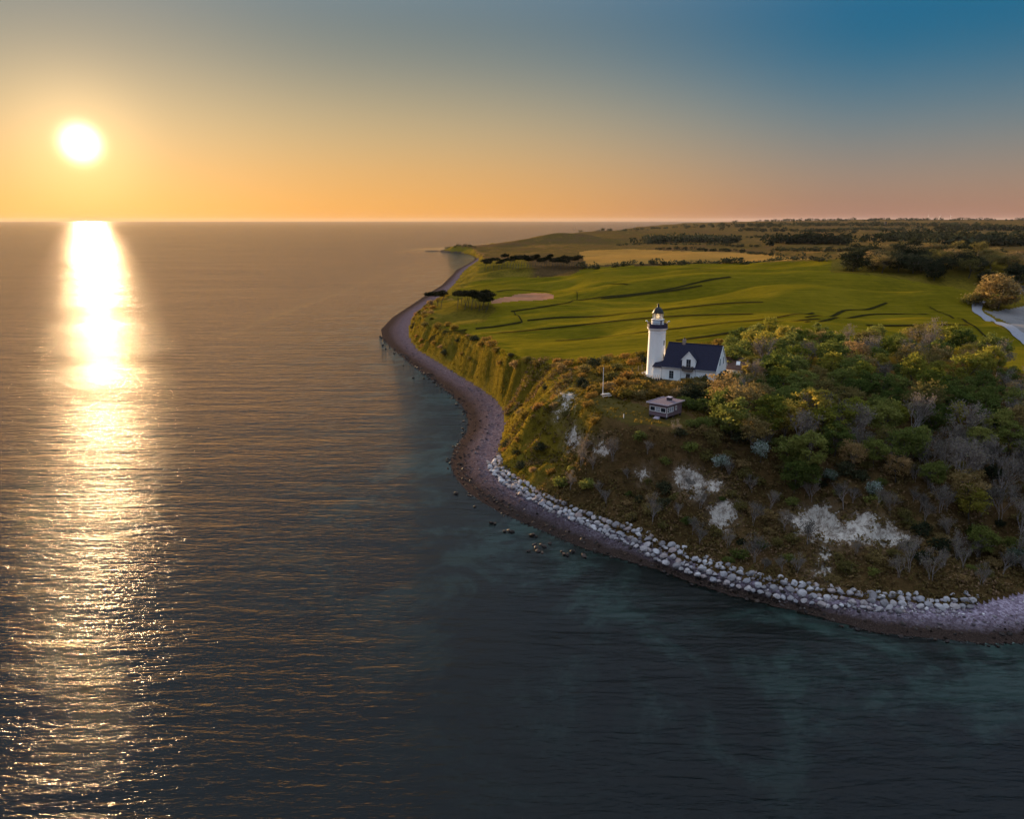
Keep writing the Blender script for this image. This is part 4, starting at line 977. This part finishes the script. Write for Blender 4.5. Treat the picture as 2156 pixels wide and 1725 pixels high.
# shrubs round the house and the lawn
SHR = [(1440, 815, 'goldshrub', .8), (1462, 812, 'shrub', .8), (1480, 814, 'shrub', .9), (1500, 812, 'goldshrub', .8), (1515, 812, 'darkshrub', .9), (1532, 808, 'darkshrub', 1.0), (1548, 806, 'greenshrub', 1.0), (1565, 803, 'shrub', 1.0), (1426, 818, 'shrub', .7), (1415, 822, 'goldshrub', .6),
       (1383, 830, 'goldshrub', 1.05), (1400, 836, 'goldshrub', .95), (1370, 838, 'goldshrub', .8), (1425, 838, 'shrub', 1.0), (1445, 842, 'darkshrub', 1.05), (1465, 845, 'darkshrub', 1.1), (1488, 846, 'shrub', 1.1), (1440, 856, 'greenshrub', .8), (1462, 862, 'greenshrub', .9), (1485, 866, 'greenshrub', 1.0), (1505, 850, 'yellowshrub', 1.2), (1525, 848, 'yellowshrub', 1.25), (1508, 872, 'shrub', 1.1), (1530, 868, 'shrub', 1.2),
       (1560, 850, 'shrub', 1.3), (1580, 840, 'greenshrub', 1.3), (1545, 830, 'greenshrub', 1.2), (1520, 830, 'shrub', 1.1), (1500, 828, 'darkshrub', 1.0), (1478, 828, 'shrub', 1.0), (1455, 828, 'darkshrub', .9), (1570, 820, 'greenshrub', 1.3), (1590, 812, 'shrub', 1.3),
       (1350, 822, 'goldshrub', 1.0), (1335, 832, 'goldshrub', 1.0), (1318, 838, 'goldshrub', 1.15), (1300, 834, 'goldshrub', .9), (1345, 842, 'shrub', .8), (1325, 818, 'goldshrub', 1.0), (1300, 815, 'goldshrub', .9), (1280, 822, 'shrub', .8), (1255, 830, 'goldshrub', .6), (1243, 822, 'goldshrub', .6), (1360, 812, 'shrub', .8), (1340, 804, 'goldshrub', .9), (1315, 800, 'goldshrub', .9), (1290, 800, 'shrub', .9),
       (1270, 790, 'goldshrub', 1.0), (1300, 780, 'shrub', .8), (1330, 768, 'goldshrub', .8), (1250, 775, 'darkshrub', 1.0), (1230, 785, 'shrub', .9), (1275, 765, 'shrub', .8), (1355, 765, 'darkshrub', .9), (1345, 752, 'goldshrub', .8), (1315, 755, 'goldshrub', .6), (1280, 755, 'goldshrub', .6), (1225, 765, 'goldshrub', .7), (1195, 770, 'goldshrub', .6), (1170, 765, 'goldshrub', .6),
       (1545, 750, 'yellowshrub', 1.2), (1570, 742, 'yellowshrub', 1.2), (1525, 745, 'shrub', 1.0), (1510, 728, 'goldshrub', .8), (1600, 738, 'goldshrub', 1.2), (1480, 905, 'greenshrub', .9), (1455, 898, 'greenshrub', .6), (1510, 895, 'greenshrub', 1.0), (1540, 915, 'darkshrub', 1.1), (1500, 925, 'shrub', .9), (1560, 930, 'darkshrub', 1.2), (1430, 920, 'darkshrub', .7)]
sp_ = cast([(a, b) for a, b, _, _ in SHR])
DESC = {'goldshrub': 'wind-bent golden shrub', 'shrub': 'olive-brown shrub', 'darkshrub': 'dark shrub', 'greenshrub': 'green shrub', 'yellowshrub': 'bright yellow-green shrub'}
for (a, b, kind, s), p in zip(SHR, sp_):
    where = 'in front of the white house' if a > 1405 and b < 822 and a < 1570 else ('between the white house and the wooden hut' if a > 1365 and b < 850 and a < 1500 else ('right of the wooden hut' if a >= 1420 and b > 848 else ('behind the white house' if b < 756 and a > 1500 else ('between the flagpole and the lighthouse' if a > 1230 and b > 795 else ('on the rough ground left of the lighthouse' if a < 1365 else 'right of the white house')))))
    lab = DESC[kind] + ' ' + where
    plant(kind, p, s, lab, DESC[kind] + 's ' + where)

def t_bank(X, Y, Z, a, b, inf):
    return inf['inb'] & ~inf['inr'] & (inf['db'] > 2.5) & (a > 1090) & (a < 2260) & (Y < 150) & (inf['lit'] < .4) & (chalk_at(a, b) < -9) & ~((a > 1200) & (a < 1480) & (b < 915))
gq = np.random.default_rng(63); X = gq.uniform(-5, 120, 5000); Y = gq.uniform(88, 150, 5000); Z, inf_ = height(X, Y); qa, qb = project(X, Y, Z)
okb = t_bank(X, Y, Z, qa, qb, inf_); bank = []
for x, y, z, a, b, k in zip(X, Y, Z, qa, qb, okb):
    if k and len(bank) < 210 and all((x - q[0]) ** 2 + (y - q[1]) ** 2 > 3.4 for q in bank): bank.append((x, y, z, a, b))
for x, y, z, a, b in bank:
    kd = random.choice(['shrub', 'shrub', 'bare', 'bare', 'bare', 'greenshrub', 'darkshrub']); sb = random.uniform(.4, .85) * (.62 if kd == 'bare' else 1)
    lab = ('large ' if sb > .7 else 'small ' if sb < .52 else '') + {'shrub': 'brownish shrub', 'darkshrub': 'dark shrub', 'greenshrub': 'green shrub', 'bare': 'bare grey bushy tree'}[kd] + ' on the seaward bank ' + ('below the wooden hut' if a < 1450 else 'below the middle clay scar' if a < 1640 and b > 1040 else 'beside the middle clay scar' if a < 1640 else 'below the large clay scar' if a < 1950 and b > 1120 else 'above the large clay scar' if a < 1950 else 'at the right edge')
    plant(kd, (x, y, z - .1), sb, lab, 'bank: ' + lab)

gq = np.random.default_rng(64); X = gq.uniform(-60, 30, 9000); Y = gq.uniform(135, 420, 9000); Z, inf_ = height(X, Y); qa, qb = project(X, Y, Z)
okb = inf_['inb'] & (inf_['lit'] > .3) & (inf_['db'] > 1.5) & ((~inf_['inr']) | (inf_['dr'] < 3)) & ~inside(qa, qb, FIELD) & (chalk_at(qa, qb) < -8); west = []
for x, y, z, a, b, k in zip(X, Y, Z, qa, qb, okb):
    if k and len(west) < 95 and all((x - q[0]) ** 2 + (y - q[1]) ** 2 > (2.4 + y / 110) ** 2 for q in west): west.append((x, y, z, a, b))
for x, y, z, a, b in west:
    kd = random.choice(['goldshrub', 'goldshrub', 'goldshrub', 'shrub', 'darkshrub']); sb = random.uniform(.32, .7) * (1 + y / 700)
    lab = ('large ' if sb > .75 else 'small ' if sb < .5 else '') + DESC[kd] + ' on the western slope ' + ('below the flagpole' if y < 165 else 'above the narrow bend of the beach' if y < 215 else 'beside the field edge' if y < 290 else 'below the coastal pines')
    plant(kd, (x, y, z - .12), sb, lab, 'west: ' + lab)

# the lone round tree by the pale road, and its small neighbour
p = cast([(2101, 650)])[0]; plant('lone', p, 2.0, 'big round tree standing alone beside the pale road at the right', sz=1.75)
p = cast([(2044, 641)])[0]; plant('shrub', p, 2.0, 'low brown shrub left of the lone round tree', k=0)
p = cast([(2056, 636)])[0]; plant('greenshrub', p, 1.7, 'low green shrub touching the lone round tree', k=1)

# the dark thicket on the knoll behind the field
TH = [(1752, 572), (1790, 560), (1840, 548), (1890, 538), (1940, 535), (1990, 536), (2050, 545), (2110, 555), (2200, 580), (2200, 612), (2100, 606), (2040, 603), (1960, 590), (1900, 580), (1840, 574)]
tx = np.column_stack([gp.uniform(130, 420, 6000), gp.uniform(330, 760, 6000)])
tz = height(tx[:, 0], tx[:, 1])[0]; ta, tb = project(tx[:, 0], tx[:, 1], tz)
th = []
for (x, y), z, a, b, k in zip(tx, tz, ta, tb, inside(ta, tb, TH)):
    if k and all((x - q[0]) ** 2 + (y - q[1]) ** 2 > 56 for q in th): th.append((x, y, z))
for x, y, z in th[:260]:
    kd = 'dark' if random.random() < .72 else 'olive'
    ta_, tb_ = project(x, y, z)
    tw_ = ('left end' if ta_ < 1840 else 'middle' if ta_ < 1990 else 'right end') + (' back' if tb_ < 560 else ' front')
    plant(kd, (x, y, z - .5), random.uniform(1.5, 2.2), {'dark': 'dark tree', 'olive': 'brownish tree'}[kd] + ' in the dense thicket on the far knoll, ' + tw_, kd + ' thicket trees, ' + tw_, sz=random.uniform(1.0, 1.5))

# pine groves on the coast
G1 = [(906, 648), (920, 645), (928, 650), (962, 650), (970, 645), (978, 652), (985, 648), (992, 653), (1000, 650), (1008, 655), (1015, 652), (1022, 658), (1026, 652), (1018, 645)]
for k, ((a, b), p) in enumerate(zip(G1, cast(G1))):
    lab = 'wind-bent pine in the small left clump on the coastal knoll' if k < 3 else 'wind-bent pine in the row on the coastal knoll'
    plant('pine', p, random.uniform(.78, 1.0), lab, 'pines of the left clump' if k < 3 else 'pines of the knoll row')
g2 = [(1020 + 195 * f, 566 - 3 * math.sin(f * 3) + random.uniform(-4, 6)) for f in np.linspace(0, 1, 34)]
for k, p in enumerate(cast(g2)):
    plant('pine', p, random.uniform(1.0, 1.3), 'dark pine in the long grove behind the field by the bay', 'pines of the long grove')

# far woods and hedges: each reads as one mass
def far_wood(name, line, n, width, tree_h, seed):
    g = np.random.default_rng(seed)
    L = cast(line)
    seg = np.linspace(0, len(L) - 1, n) + g.uniform(-.02, .02, n) * len(L)
    seg = np.clip(seg, 0, len(L) - 1.001); i = seg.astype(int); w = (seg - i)[:, None]
    p = L[i] * (1 - w) + L[i + 1] * w
    p[:, :2] += g.normal(size=(n, 2)) * width
    p[:, 2] = height(p[:, 0], p[:, 1])[0]
    hh = tree_h * g.uniform(.55, 1.25, n)
    per = 46
    d = g.normal(size=(n, per, 3)); d /= np.linalg.norm(d, axis=2)[:, :, None]
    d *= g.uniform(.45, 1, (n, per, 1))
    c = p[:, None] + d * (hh * .5)[:, None, None] * np.array([1.55, 1.55, .95]) + np.stack([np.zeros(n), np.zeros(n), hh * .46], -1)[:, None]
    v, f, a = leaf_quads(c.reshape(-1, 3), tree_h * .24, g)
    a = np.clip(a * .5 + np.repeat(np.repeat(g.uniform(0, .5, n), per), 4), 0, 1)
    o = link(name, mesh_np(name, v, f, {'v': a}), M['leaf_dark'])
    return tag(o, kind='stuff')
def fw(*a): return far_wood('distant_wood', *a)
fw([(1362, 512), (1450, 508), (1545, 511)], 75, 22, 15, 1)
fw([(1640, 512), (1700, 511), (1765, 515)], 60, 18, 14, 2)
fw([(1850, 512), (1900, 504), (1950, 500), (2030, 503)], 80, 22, 16, 3)
fw([(1995, 520), (2060, 516), (2120, 516), (2240, 520)], 100, 22, 17, 4)
fw([(1900, 525), (1960, 528), (1800, 522)], 40, 14, 7, 5)
fw([(1500, 479), (1580, 477), (1660, 474), (1740, 476)], 90, 70, 16, 6)
fw([(1740, 476), (1850, 475), (1960, 476), (2050, 477)], 110, 80, 16, 7)
fw([(1980, 486), (2050, 484), (2120, 485), (2260, 488)], 90, 40, 18, 8)
fw([(1560, 487), (1640, 488), (1720, 489), (1790, 490)], 60, 30, 12, 9)
fw([(1780, 484), (1860, 486), (1920, 485)], 60, 30, 12, 10)
fw([(1250, 488), (1330, 485), (1420, 480)], 50, 30, 9, 11)
fw([(1600, 466.5), (1760, 465), (1920, 464.5), (2200, 464)], 150, 160, 17, 12)
def hedge(*a): return far_wood('distant_hedge', *a)
hedge([(1222, 562), (1400, 558), (1560, 554), (1750, 550)], 62, 1.5, 4.5, 20)
hedge([(1380, 526), (1480, 527), (1560, 531), (1640, 540)], 70, 4, 4, 21)
hedge([(1300, 518), (1400, 514), (1500, 516), (1600, 520)], 70, 4, 4, 22)
hedge([(1640, 528), (1760, 531), (1860, 530)], 60, 6, 5, 23)
hedge([(1440, 500), (1560, 501), (1700, 499)], 60, 6, 6, 24)
hedge([(1000, 521), (960, 521.5), (942, 522)], 24, 3, 4, 25)

# ------------------------------------------------------------------ ground cover on the slopes
def scatter(n, box, test, seed):
    g = np.random.default_rng(seed)
    X = g.uniform(box[0], box[1], n); Y = g.uniform(box[2], box[3], n)
    Z, inf = height(X, Y)
    a, b = project(X, Y, Z)
    k = test(X, Y, Z, a, b, inf)
    return X[k], Y[k], Z[k], {q: w[k] for q, w in inf.items()}, g
# dark scrub on the seaward bank
def t_scrub(X, Y, Z, a, b, inf):
    k = inf['inb'] & ((~inf['inr']) | (inf['dr'] < 5)) & (inf['db'] > .1) & (a > 1000) & (a < 2300) & (Y < 200)
    k &= ~((a > 1205) & (a < 1480) & (b < 905))
    return k & (chalk_at(a, b) < 1 + fbm(X / 2, Y / 2, 81, 2) * 16) & ((inf['lit'] < .5) | (fbm(X / 5, Y / 5, 83, 2) > .15))
X, Y, Z, inf, g = scatter(42000, (-30, 135, 85, 200), t_scrub, 61)
X, Y, Z = X[:16000], Y[:16000], Z[:16000]
per = 9
sz_ = g.uniform(.28, .68, len(X)) * (.6 + .9 * vnoise(X / 3.5, Y / 3.5, 84))
c = np.stack([X, Y, Z], -1)[:, None] + g.normal(size=(len(X), per, 3)) * sz_[:, None, None] * np.array([.7, .7, .35]) + np.stack([0 * X, 0 * X, sz_ * .5], -1)[:, None]
v, f, a = leaf_quads(c.reshape(-1, 3), .30, g, .5)
patch = .5 + .5 * fbm(X / 7, Y / 7, 82, 3)
a = np.clip(a * .45 + np.repeat(np.repeat(patch * .6, per), 4), 0, 1)
tag(link('bank_scrub', mesh_np('bank_scrub', v, f, {'v': a}), M['scrub']), kind='stuff')
# tufted grass on the western slope and the rough plateau edge
def t_tuft(X, Y, Z, a, b, inf):
    r_ = np.hypot(X, Y)
    k = inf['inb'] & (inf['db'] > .2) & (r_ < 460) & (((~inf['inr']) & (inf['lit'] > .2)) | (inf['inr'] & ~inside(a, b, FIELD) & (b > 700) & (a < 1530)))
    k &= ~inside(a, b, LAWN) | (fbm(X * 3, Y * 3, 3, 1) > .35)
    k &= (np.hypot(X - LH[0] - 6, Y - LH[1]) > 11) & (np.hypot(X - HUT[0] - .5, Y - HUT[1] - 1.5) > 4.5)
    return k & (chalk_at(a, b) < 0)
X, Y, Z, inf, g = scatter(110000, (-60, 60, 125, 440), t_tuft, 62)
print('tufts', len(X))
X, Y, Z = X[:26000], Y[:26000], Z[:26000]
nb = 4; n = len(X)
ang = g.uniform(0, 6.28, (n, nb)); hh = g.uniform(.18, .5, (n, nb)) * (.6 + .8 * vnoise(X / 3, Y / 3, 90))[:, None]; ln = g.uniform(.1, .5, (n, nb)) * hh
p0 = np.stack([X, Y, Z - .05], -1)[:, None] + np.stack([np.cos(ang) * .18, np.sin(ang) * .18, 0 * ang], -1)
wd = np.stack([-np.sin(ang), np.cos(ang), 0 * ang], -1) * .13
tip = p0 + np.stack([np.cos(ang) * ln + .35 * hh, np.sin(ang) * ln - .1 * hh, hh], -1)
v = np.stack([p0 - wd, p0 + wd, tip], 2).reshape(-1, 3); f = np.arange(len(v)).reshape(-1, 3)
a = np.clip(np.repeat(np.repeat(vnoise(X / 4, Y / 9, 91), nb), 3) * .7 + np.repeat(g.uniform(0, .4, n * nb), 3), 0, 1)
tag(link('slope_grass', mesh_np('slope_grass', v, f, {'v': a}), M['tuft']), kind='stuff')

# ------------------------------------------------------------------ stones
def rock_mesh(name, seed, mat, sub=2, flat=.75, rough=.25):
    import bmesh
    g = random.Random(seed); bm = bmesh.new(); bmesh.ops.create_icosphere(bm, subdivisions=sub, radius=.5)
    pl = [(Vector((g.gauss(0, 1), g.gauss(0, 1), g.gauss(0, 1))).normalized(), g.uniform(.26, .44)) for _ in range(8)]
    for v in bm.verts:
        for nrm_, d in pl:
            e = v.co.dot(nrm_) - d
            if e > 0: v.co -= nrm_ * e * .9
        v.co += Vector((g.gauss(0, 1), g.gauss(0, 1), g.gauss(0, 1))) * .012
        v.co.z *= flat
    me = bpy.data.meshes.new(name); bm.to_mesh(me); bm.free(); me.materials.append(mat)
    me.polygons.foreach_set('use_smooth', np.ones(len(me.polygons), bool)); me.set_sharp_from_angle(angle=R(22))
    return me
def m_rock(name, cols, rough=.85):
    t = NT(name); oi = t.n('ShaderNodeObjectInfo').outputs['Random']; p = t.pos()
    base = t.ramp(oi, cols); n_ = t.noise(p, 3.5, 5, .7)
    col = t.mix(t.ramp(n_, [(.4, (.0,) * 3), (.7, (.45,) * 3)]), base, c4(.10, .09, .09))
    t.bsdf(col, rough, t.bump(t.noise(p, 9, 4, .6), .5, .04), **{'Specular IOR Level': .06}); return t.m
M['boulder'] = m_rock('granite_boulder', [(.0, (.20, .18, .19)), (.3, (.46, .44, .46)), (.5, (.32, .25, .24)), (.7, (.58, .56, .58)), (.85, (.28, .27, .30)), (1, (.50, .44, .43))])
M['wetrock'] = m_rock('wet_rock', [(0, (.020, .015, .013)), (.6, (.045, .034, .03)), (1, (.08, .055, .042))], .7)
BO = [rock_mesh('boulder', 800 + k, M['boulder']) for k in range(7)]
WR = [rock_mesh('shore_rock', 820 + k, M['wetrock'], 1) for k in range(5)]
def stone(name, me, p, s, label, cat, group):
    o = bpy.data.objects.new(name, me); C.objects.link(o); o.location = p
    o.rotation_euler = (random.uniform(-.4, .4), random.uniform(-.4, .4), random.uniform(0, 6.28)); o.scale = (s * random.uniform(.85, 1.25), s * random.uniform(.8, 1.1), s * random.uniform(.75, 1.05))
    return tag(o, label, cat, group)
bl = back[1:18]                                        # revetment line, right to left
seg = np.linalg.norm(np.diff(bl, axis=0), axis=1); arcs = np.concatenate([[0], np.cumsum(seg)])
def along(line, arcs, s):
    i = min(np.searchsorted(arcs, s) - 1, len(line) - 2); i = max(i, 0); w = (s - arcs[i]) / (arcs[i + 1] - arcs[i])
    t_ = (line[i + 1] - line[i]) / np.linalg.norm(line[i + 1] - line[i])
    return line[i] * (1 - w) + line[i + 1] * w, np.array([t_[1], -t_[0]])       # point, inland normal
s0 = arcs[1] + 9.0; tot = arcs[-1] - 1
nb_ = 0
rows = [(-1.75, .55, 1.15), (-.75, .85, 1.25), (.25, 1.3, 1.2), (1.15, 1.85, 1.0)]
for off_, lift, size in rows:
    s = s0 + random.uniform(0, 1) + (9 if off_ < -1.5 else 0) 
    while s < tot:
        p, nrm_ = along(bl, arcs, s)
        sz0 = size * random.choice([.6, .72, .85, .95, 1.0, 1.1]) * random.uniform(.9, 1.1)
        q = p + nrm_ * (off_ + random.uniform(-.28, .28))
        s += sz0 * random.uniform(.92, 1.12)
        if off_ > 1 and random.random() < .45: continue
        if nb_ >= 298: break
        z = max(ground(q[0], q[1]), .9) + sz0 * .2
        mid_ = (s - s0) / (tot - s0)
        lab = ('boulder at the right end of the stone revetment below the wood' if mid_ < .33 else ('boulder in the middle stretch of the stone revetment below the clay scars' if mid_ < .68 else 'boulder at the far left end of the stone revetment'))
        lab = ['lower ', 'grey ', 'grey ', 'topmost '][rows.index((off_, lift, size))] + lab
        lab = ('large ' if sz0 > 1.12 else 'small ' if sz0 < .8 else '') + lab
        stone('boulder', random.choice(BO), (q[0], q[1], z), sz0, lab, 'boulder', 'boulders: ' + lab); nb_ += 1
# dark rocks in and by the water
wr = [(1071, 1118), (1062, 1120), (1078, 1121), (1129, 1131), (1140, 1148), (1125, 1148), (1128, 1154), (1146, 1152), (1112, 1162), (1133, 1162), (1142, 1165), (1183, 1163), (1188, 1168), (1195, 1170), (1158, 1146), (1036, 1102), (1042, 1104), (870, 796), (892, 797), (850, 770), (1205, 1162), (1120, 1128), (1000, 1068), (960, 1040), (830, 745), (812, 735), (1230, 1172), (806, 727)]
for (a, b), p in zip(wr, at_z(*np.array(wr, float).T, 0.0)):
    stone('shore_rock', random.choice(WR), (p[0], p[1], .05), random.uniform(.7, 1.2), 'dark wet rock lying in the shallow water off the revetment' if b > 900 else 'dark rock in the shallow water off the beach bend', 'rock', 'rocks in the water off the revetment' if b > 900 else 'rocks off the beach bend')
ssh = shore[2:40]; sseg = np.concatenate([[0], np.cumsum(np.linalg.norm(np.diff(ssh, axis=0), axis=1))])
s = 1.0; nr_ = 0
while s < sseg[-1] - 1 and nr_ < 210:
    p, nrm_ = along(ssh, sseg, s); rr0 = np.hypot(*p)
    s += random.uniform(.25, 1.6) * (1 if rr0 < 180 else 2.6)
    o_ = random.uniform(-.9, 2.2) if rr0 < 160 else random.uniform(-1.2, 1.0)
    q = p + nrm_ * o_
    stone('shore_rock', random.choice(WR), (q[0], q[1], max(ground(q[0], q[1]), 0) + .02), random.uniform(.35, .95) * (1 if rr0 < 200 else 1.5), (wl := 'dark weedy rock at the water edge ' + ('below the right end of the revetment' if p[0] > 38 else 'below the left half of the revetment' if p[1] < 135 else 'in the bend of the beach' if p[1] < 230 else 'along the far beach')), 'rock', wl); nr_ += 1
# smaller stones of the beach
ico_v = np.array([(0, 0, 1), (.9, 0, .1), (.2, .9, 0), (-.8, .5, .15), (-.6, -.7, 0), (.5, -.8, .1), (0, 0, -1)]) * .5
ico_f = np.array([(0, 1, 2), (0, 2, 3), (0, 3, 4), (0, 4, 5), (0, 5, 1), (6, 2, 1), (6, 3, 2), (6, 4, 3), (6, 5, 4), (6, 1, 5)])
def pebbles(name, n, box, test, seed, smin, smax, mat):
    X, Y, Z, inf, g = scatter(n, box, test, seed)
    k = len(X); s = (smin + (smax - smin) * g.uniform(0, 1, k) ** 3)
    an = g.uniform(0, 6.28, k); ca, sa = np.cos(an), np.sin(an)
    V = ico_v[None] * s[:, None, None] * g.uniform(.7, 1.3, (k, 7, 1)) * np.array([1.2, .9, .75])
    V = np.stack([V[..., 0] * ca[:, None] - V[..., 1] * sa[:, None], V[..., 0] * sa[:, None] + V[..., 1] * ca[:, None], V[..., 2]], -1)
    V += np.stack([X, Y, Z + s * .1], -1)[:, None]
    F = (ico_f[None] + 7 * np.arange(k)[:, None, None]).reshape(-1, 3)
    wet = np.clip((inf['fb'] - .28 + g.normal(size=k) * .1) / .4, 0, 1)
    o = link(name, mesh_np(name, V.reshape(-1, 3), F, {'v': np.repeat(g.uniform(0, 1, k), 7), 'dry': np.repeat(wet, 7)}), mat)
    print(name, k)
    return tag(o, kind='stuff')
t = NT('beach_stone'); v_ = t.attr('v')
dry = t.ramp(v_, [(0, (.10, .08, .09)), (.4, (.19, .16, .175)), (.75, (.30, .265, .28)), (1, (.52, .49, .50))])
dry = t.n('ShaderNodeVectorMath', {0: dry, 'Scale': t.n('ShaderNodeMapRange', {0: t.n('ShaderNodeSeparateXYZ', {0: t.n('ShaderNodeNewGeometry').outputs['Position']}).outputs[0], 1: 5.0, 2: 75.0, 3: .6, 4: 1.7}).outputs[0]}, operation='SCALE').outputs[0]  # stones painted brighter to the right too, for the lifted light there
wetc = t.ramp(v_, [(0, (.012, .009, .008)), (.8, (.05, .036, .03)), (1, (.12, .08, .06))])
t.bsdf(t.mix(t.attr('dry'), wetc, dry), .9, None, **{'Specular IOR Level': .0}); M['pebble'] = t.m
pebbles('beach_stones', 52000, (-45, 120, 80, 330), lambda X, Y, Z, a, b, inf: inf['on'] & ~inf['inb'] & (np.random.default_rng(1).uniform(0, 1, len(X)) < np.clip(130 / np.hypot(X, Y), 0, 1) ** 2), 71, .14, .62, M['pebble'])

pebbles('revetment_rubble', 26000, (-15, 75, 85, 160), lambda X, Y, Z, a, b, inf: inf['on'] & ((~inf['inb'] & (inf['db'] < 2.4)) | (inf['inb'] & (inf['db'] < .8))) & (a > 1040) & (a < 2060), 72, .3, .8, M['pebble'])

# ------------------------------------------------------------------ tracks, road, boat, turbines and the far tower
def ribbon(name, line, width, mat, lift=.2, step=4.0):
    L = cast(line); q = [L[0][:2]]
    for p0, p1 in zip(L[:-1], L[1:]):
        n_ = max(1, int(np.linalg.norm(p1[:2] - p0[:2]) / step))
        for k in range(1, n_ + 1): q.append(p0[:2] + (p1[:2] - p0[:2]) * k / n_)
    q = np.array(q)
    for _ in range(6): q[1:-1] = q[1:-1] * .5 + (q[:-2] + q[2:]) * .25
    tn = np.gradient(q, axis=0); tn /= np.linalg.norm(tn, axis=1)[:, None] + 1e-9
    nr = np.column_stack([-tn[:, 1], tn[:, 0]])
    width_ = width * (.2 + .8 * np.abs(tn[:, :1])); width_ = width_ if name == 'tractor_track' else width
    wv = width_ * (1 + .25 * fbm(q[:, 0] / 5, q[:, 1] / 5, 97, 2))[:, None]
    rows_ = [q + nr * wv * f_ for f_ in (-.5, 0, .5)]
    V = np.concatenate([np.column_stack([r_, height(r_[:, 0], r_[:, 1])[0] + lift]) for r_ in rows_]); n = len(q)
    i = np.arange(n - 1)
    F = np.concatenate([np.stack([k * n + i, k * n + i + 1, (k + 1) * n + i + 1, (k + 1) * n + i], -1) for k in (0, 1)])
    o = link(name, mesh_np(name, V, F, smooth=True), mat)
    return tag(o, kind='structure')
def Z1(p): return [((1500 + x / 2.695) / 1.7389, (750 + y / 2.695) / 1.7389) for x, y in p]
def Z2(p): return [((2200 + x / 2.695) / 1.7389, (750 + y / 2.695) / 1.7389) for x, y in p]
def Z3(p): return [((2950 + x / 2.695) / 1.7389, (750 + y / 2.695) / 1.7389) for x, y in p]
TR = [Z1([(650, 1225), (850, 1215), (1000, 1195), (1110, 1160)]), Z1([(1160, 1145), (1500, 1110), (2156, 1075)]) + Z2([(500, 1045), (1000, 1000), (1600, 965)]), Z1([(1030, 1060), (1070, 1105), (1110, 1160)]), Z1([(1000, 1055), (1250, 1030), (1450, 1000), (1600, 970), (1660, 920), (1630, 860)]),
      Z1([(860, 860), (1250, 832), (1600, 850), (2156, 790)]), Z1([(1660, 945), (2156, 900)]) + Z2([(560, 860), (1050, 750), (1280, 715)]), Z1([(700, 1275), (1200, 1245), (1700, 1190), (2156, 1140)]) + Z2([(480, 1110), (900, 1092), (1500, 1080)]), Z1([(1440, 1345), (1800, 1312), (2156, 1285)]) + Z2([(450, 1255), (1100, 1190), (1700, 1130), (2100, 1070)]),
      Z2([(740, 1345), (1500, 1240), (2156, 1130)]), Z3([(0, 1115), (400, 1040), (800, 970)]), Z3([(0, 1165), (400, 1110), (650, 1085), (1200, 1080)]), Z3([(1220, 1010), (1400, 1060), (1600, 1180), (1850, 1345), (2000, 1440)]), Z3([(600, 1192), (1100, 1190), (1600, 1190)]), Z2([(0, 930), (300, 905), (700, 850), (1000, 800)]), Z1([(560, 1235), (420, 1290), (200, 1345)])]
for l in TR: ribbon('tractor_track', l, 1.7, M['soil'])
S_ = [(a / 1.7389, b / 1.7389) for a, b in [(3592, 1100), (3572, 1122), (3568, 1138), (3585, 1150), (3620, 1166), (3665, 1188), (3710, 1214), (3760, 1243), (3850, 1290), (4000, 1370)]]
ribbon('gravel_road', S_, 3.3, M['road'], .2, 3.0)
# sailing boat far out
bp_ = at_z(1209, 482.5, 0)
bt = empty('motor_boat', (bp_[0], bp_[1], 0), R(75), label='tiny dark motor boat far out on the sea beyond the headland', cat='boat')
MB().prism([(-7, 1.6), (-6.2, -.5), (5.5, -.5), (8.5, 2.2)], -1.8, 1.8).build('hull', M['black'], bt)
MB().box(-3, 2.5, -1.3, 1.3, 1.7, 4.6).build('cabin', M['zinc'], bt)
MB().tube((-.5, 0, 4.6), (-.5, 0, 9), .12).build('mast', M['zinc'], bt)
for k, a in enumerate((1953.5, 1978, 2001)):
    d = ray([a], [462])[0]; d = d / np.hypot(d[0], d[1]); r_ = 9000
    wtb = empty('wind_turbine', (d[0] * r_, d[1] * r_, 44), R(20), label=['leftmost of three tiny wind turbines on the far skyline', 'middle of three tiny wind turbines on the far skyline', 'rightmost of three tiny wind turbines on the far skyline'][k], cat='wind turbine', group='wind turbines on the skyline')
    MB().tube((0, 0, 0), (0, 0, 46), 2.2, 1.3, 8).build('tower', M['zinc'], wtb)
    MB().box(-1.5, 1.5, -3, 3, 45, 48).build('nacelle', M['zinc'], wtb)
    for j in range(3):
        an = j * 2.094 + k * .7
        MB().tube((0, -3.2, 46.5), (math.sin(an) * 22, -3.2, 46.5 + math.cos(an) * 22), 1.1, .4, 5).build('blade', M['zinc'], wtb)
p = cast([(1864, 476)])[0]
tg = empty('far_tower', tuple(p), 0, label='small dark square tower on the far hillside skyline', cat='tower')
MB().box(-3.5, 3.5, -3.5, 3.5, -1, 15).build('wall', M['stonewall'], tg)
MB().box(-4, 4, -4, 4, 15.01, 16).build('parapet', M['stonewall'], tg)

sp0 = at_z(909, 528.6, 0)
spit = link('spit', rock_mesh('spit', 900, M['wetrock'], 2), None); spit.location = (sp0[0], sp0[1], .1); spit.scale = (34, 9, 1.6); tag(spit, kind='structure')

# ------------------------------------------------------------------ sea air
hz_ = MB().box(-43500, 43500, -2500, 43500, -9, 132).build('haze', None)
t = NT('sea_air'); vol = t.n('ShaderNodeVolumePrincipled', {'Color': c4(.92, .90, .96), 'Density': 7.0e-6, 'Anisotropy': 0.0})
t.t.links.new(vol.outputs[0], t.out.inputs[1]); hz_.data.materials.append(t.m)
tag(hz_, kind='stuff')
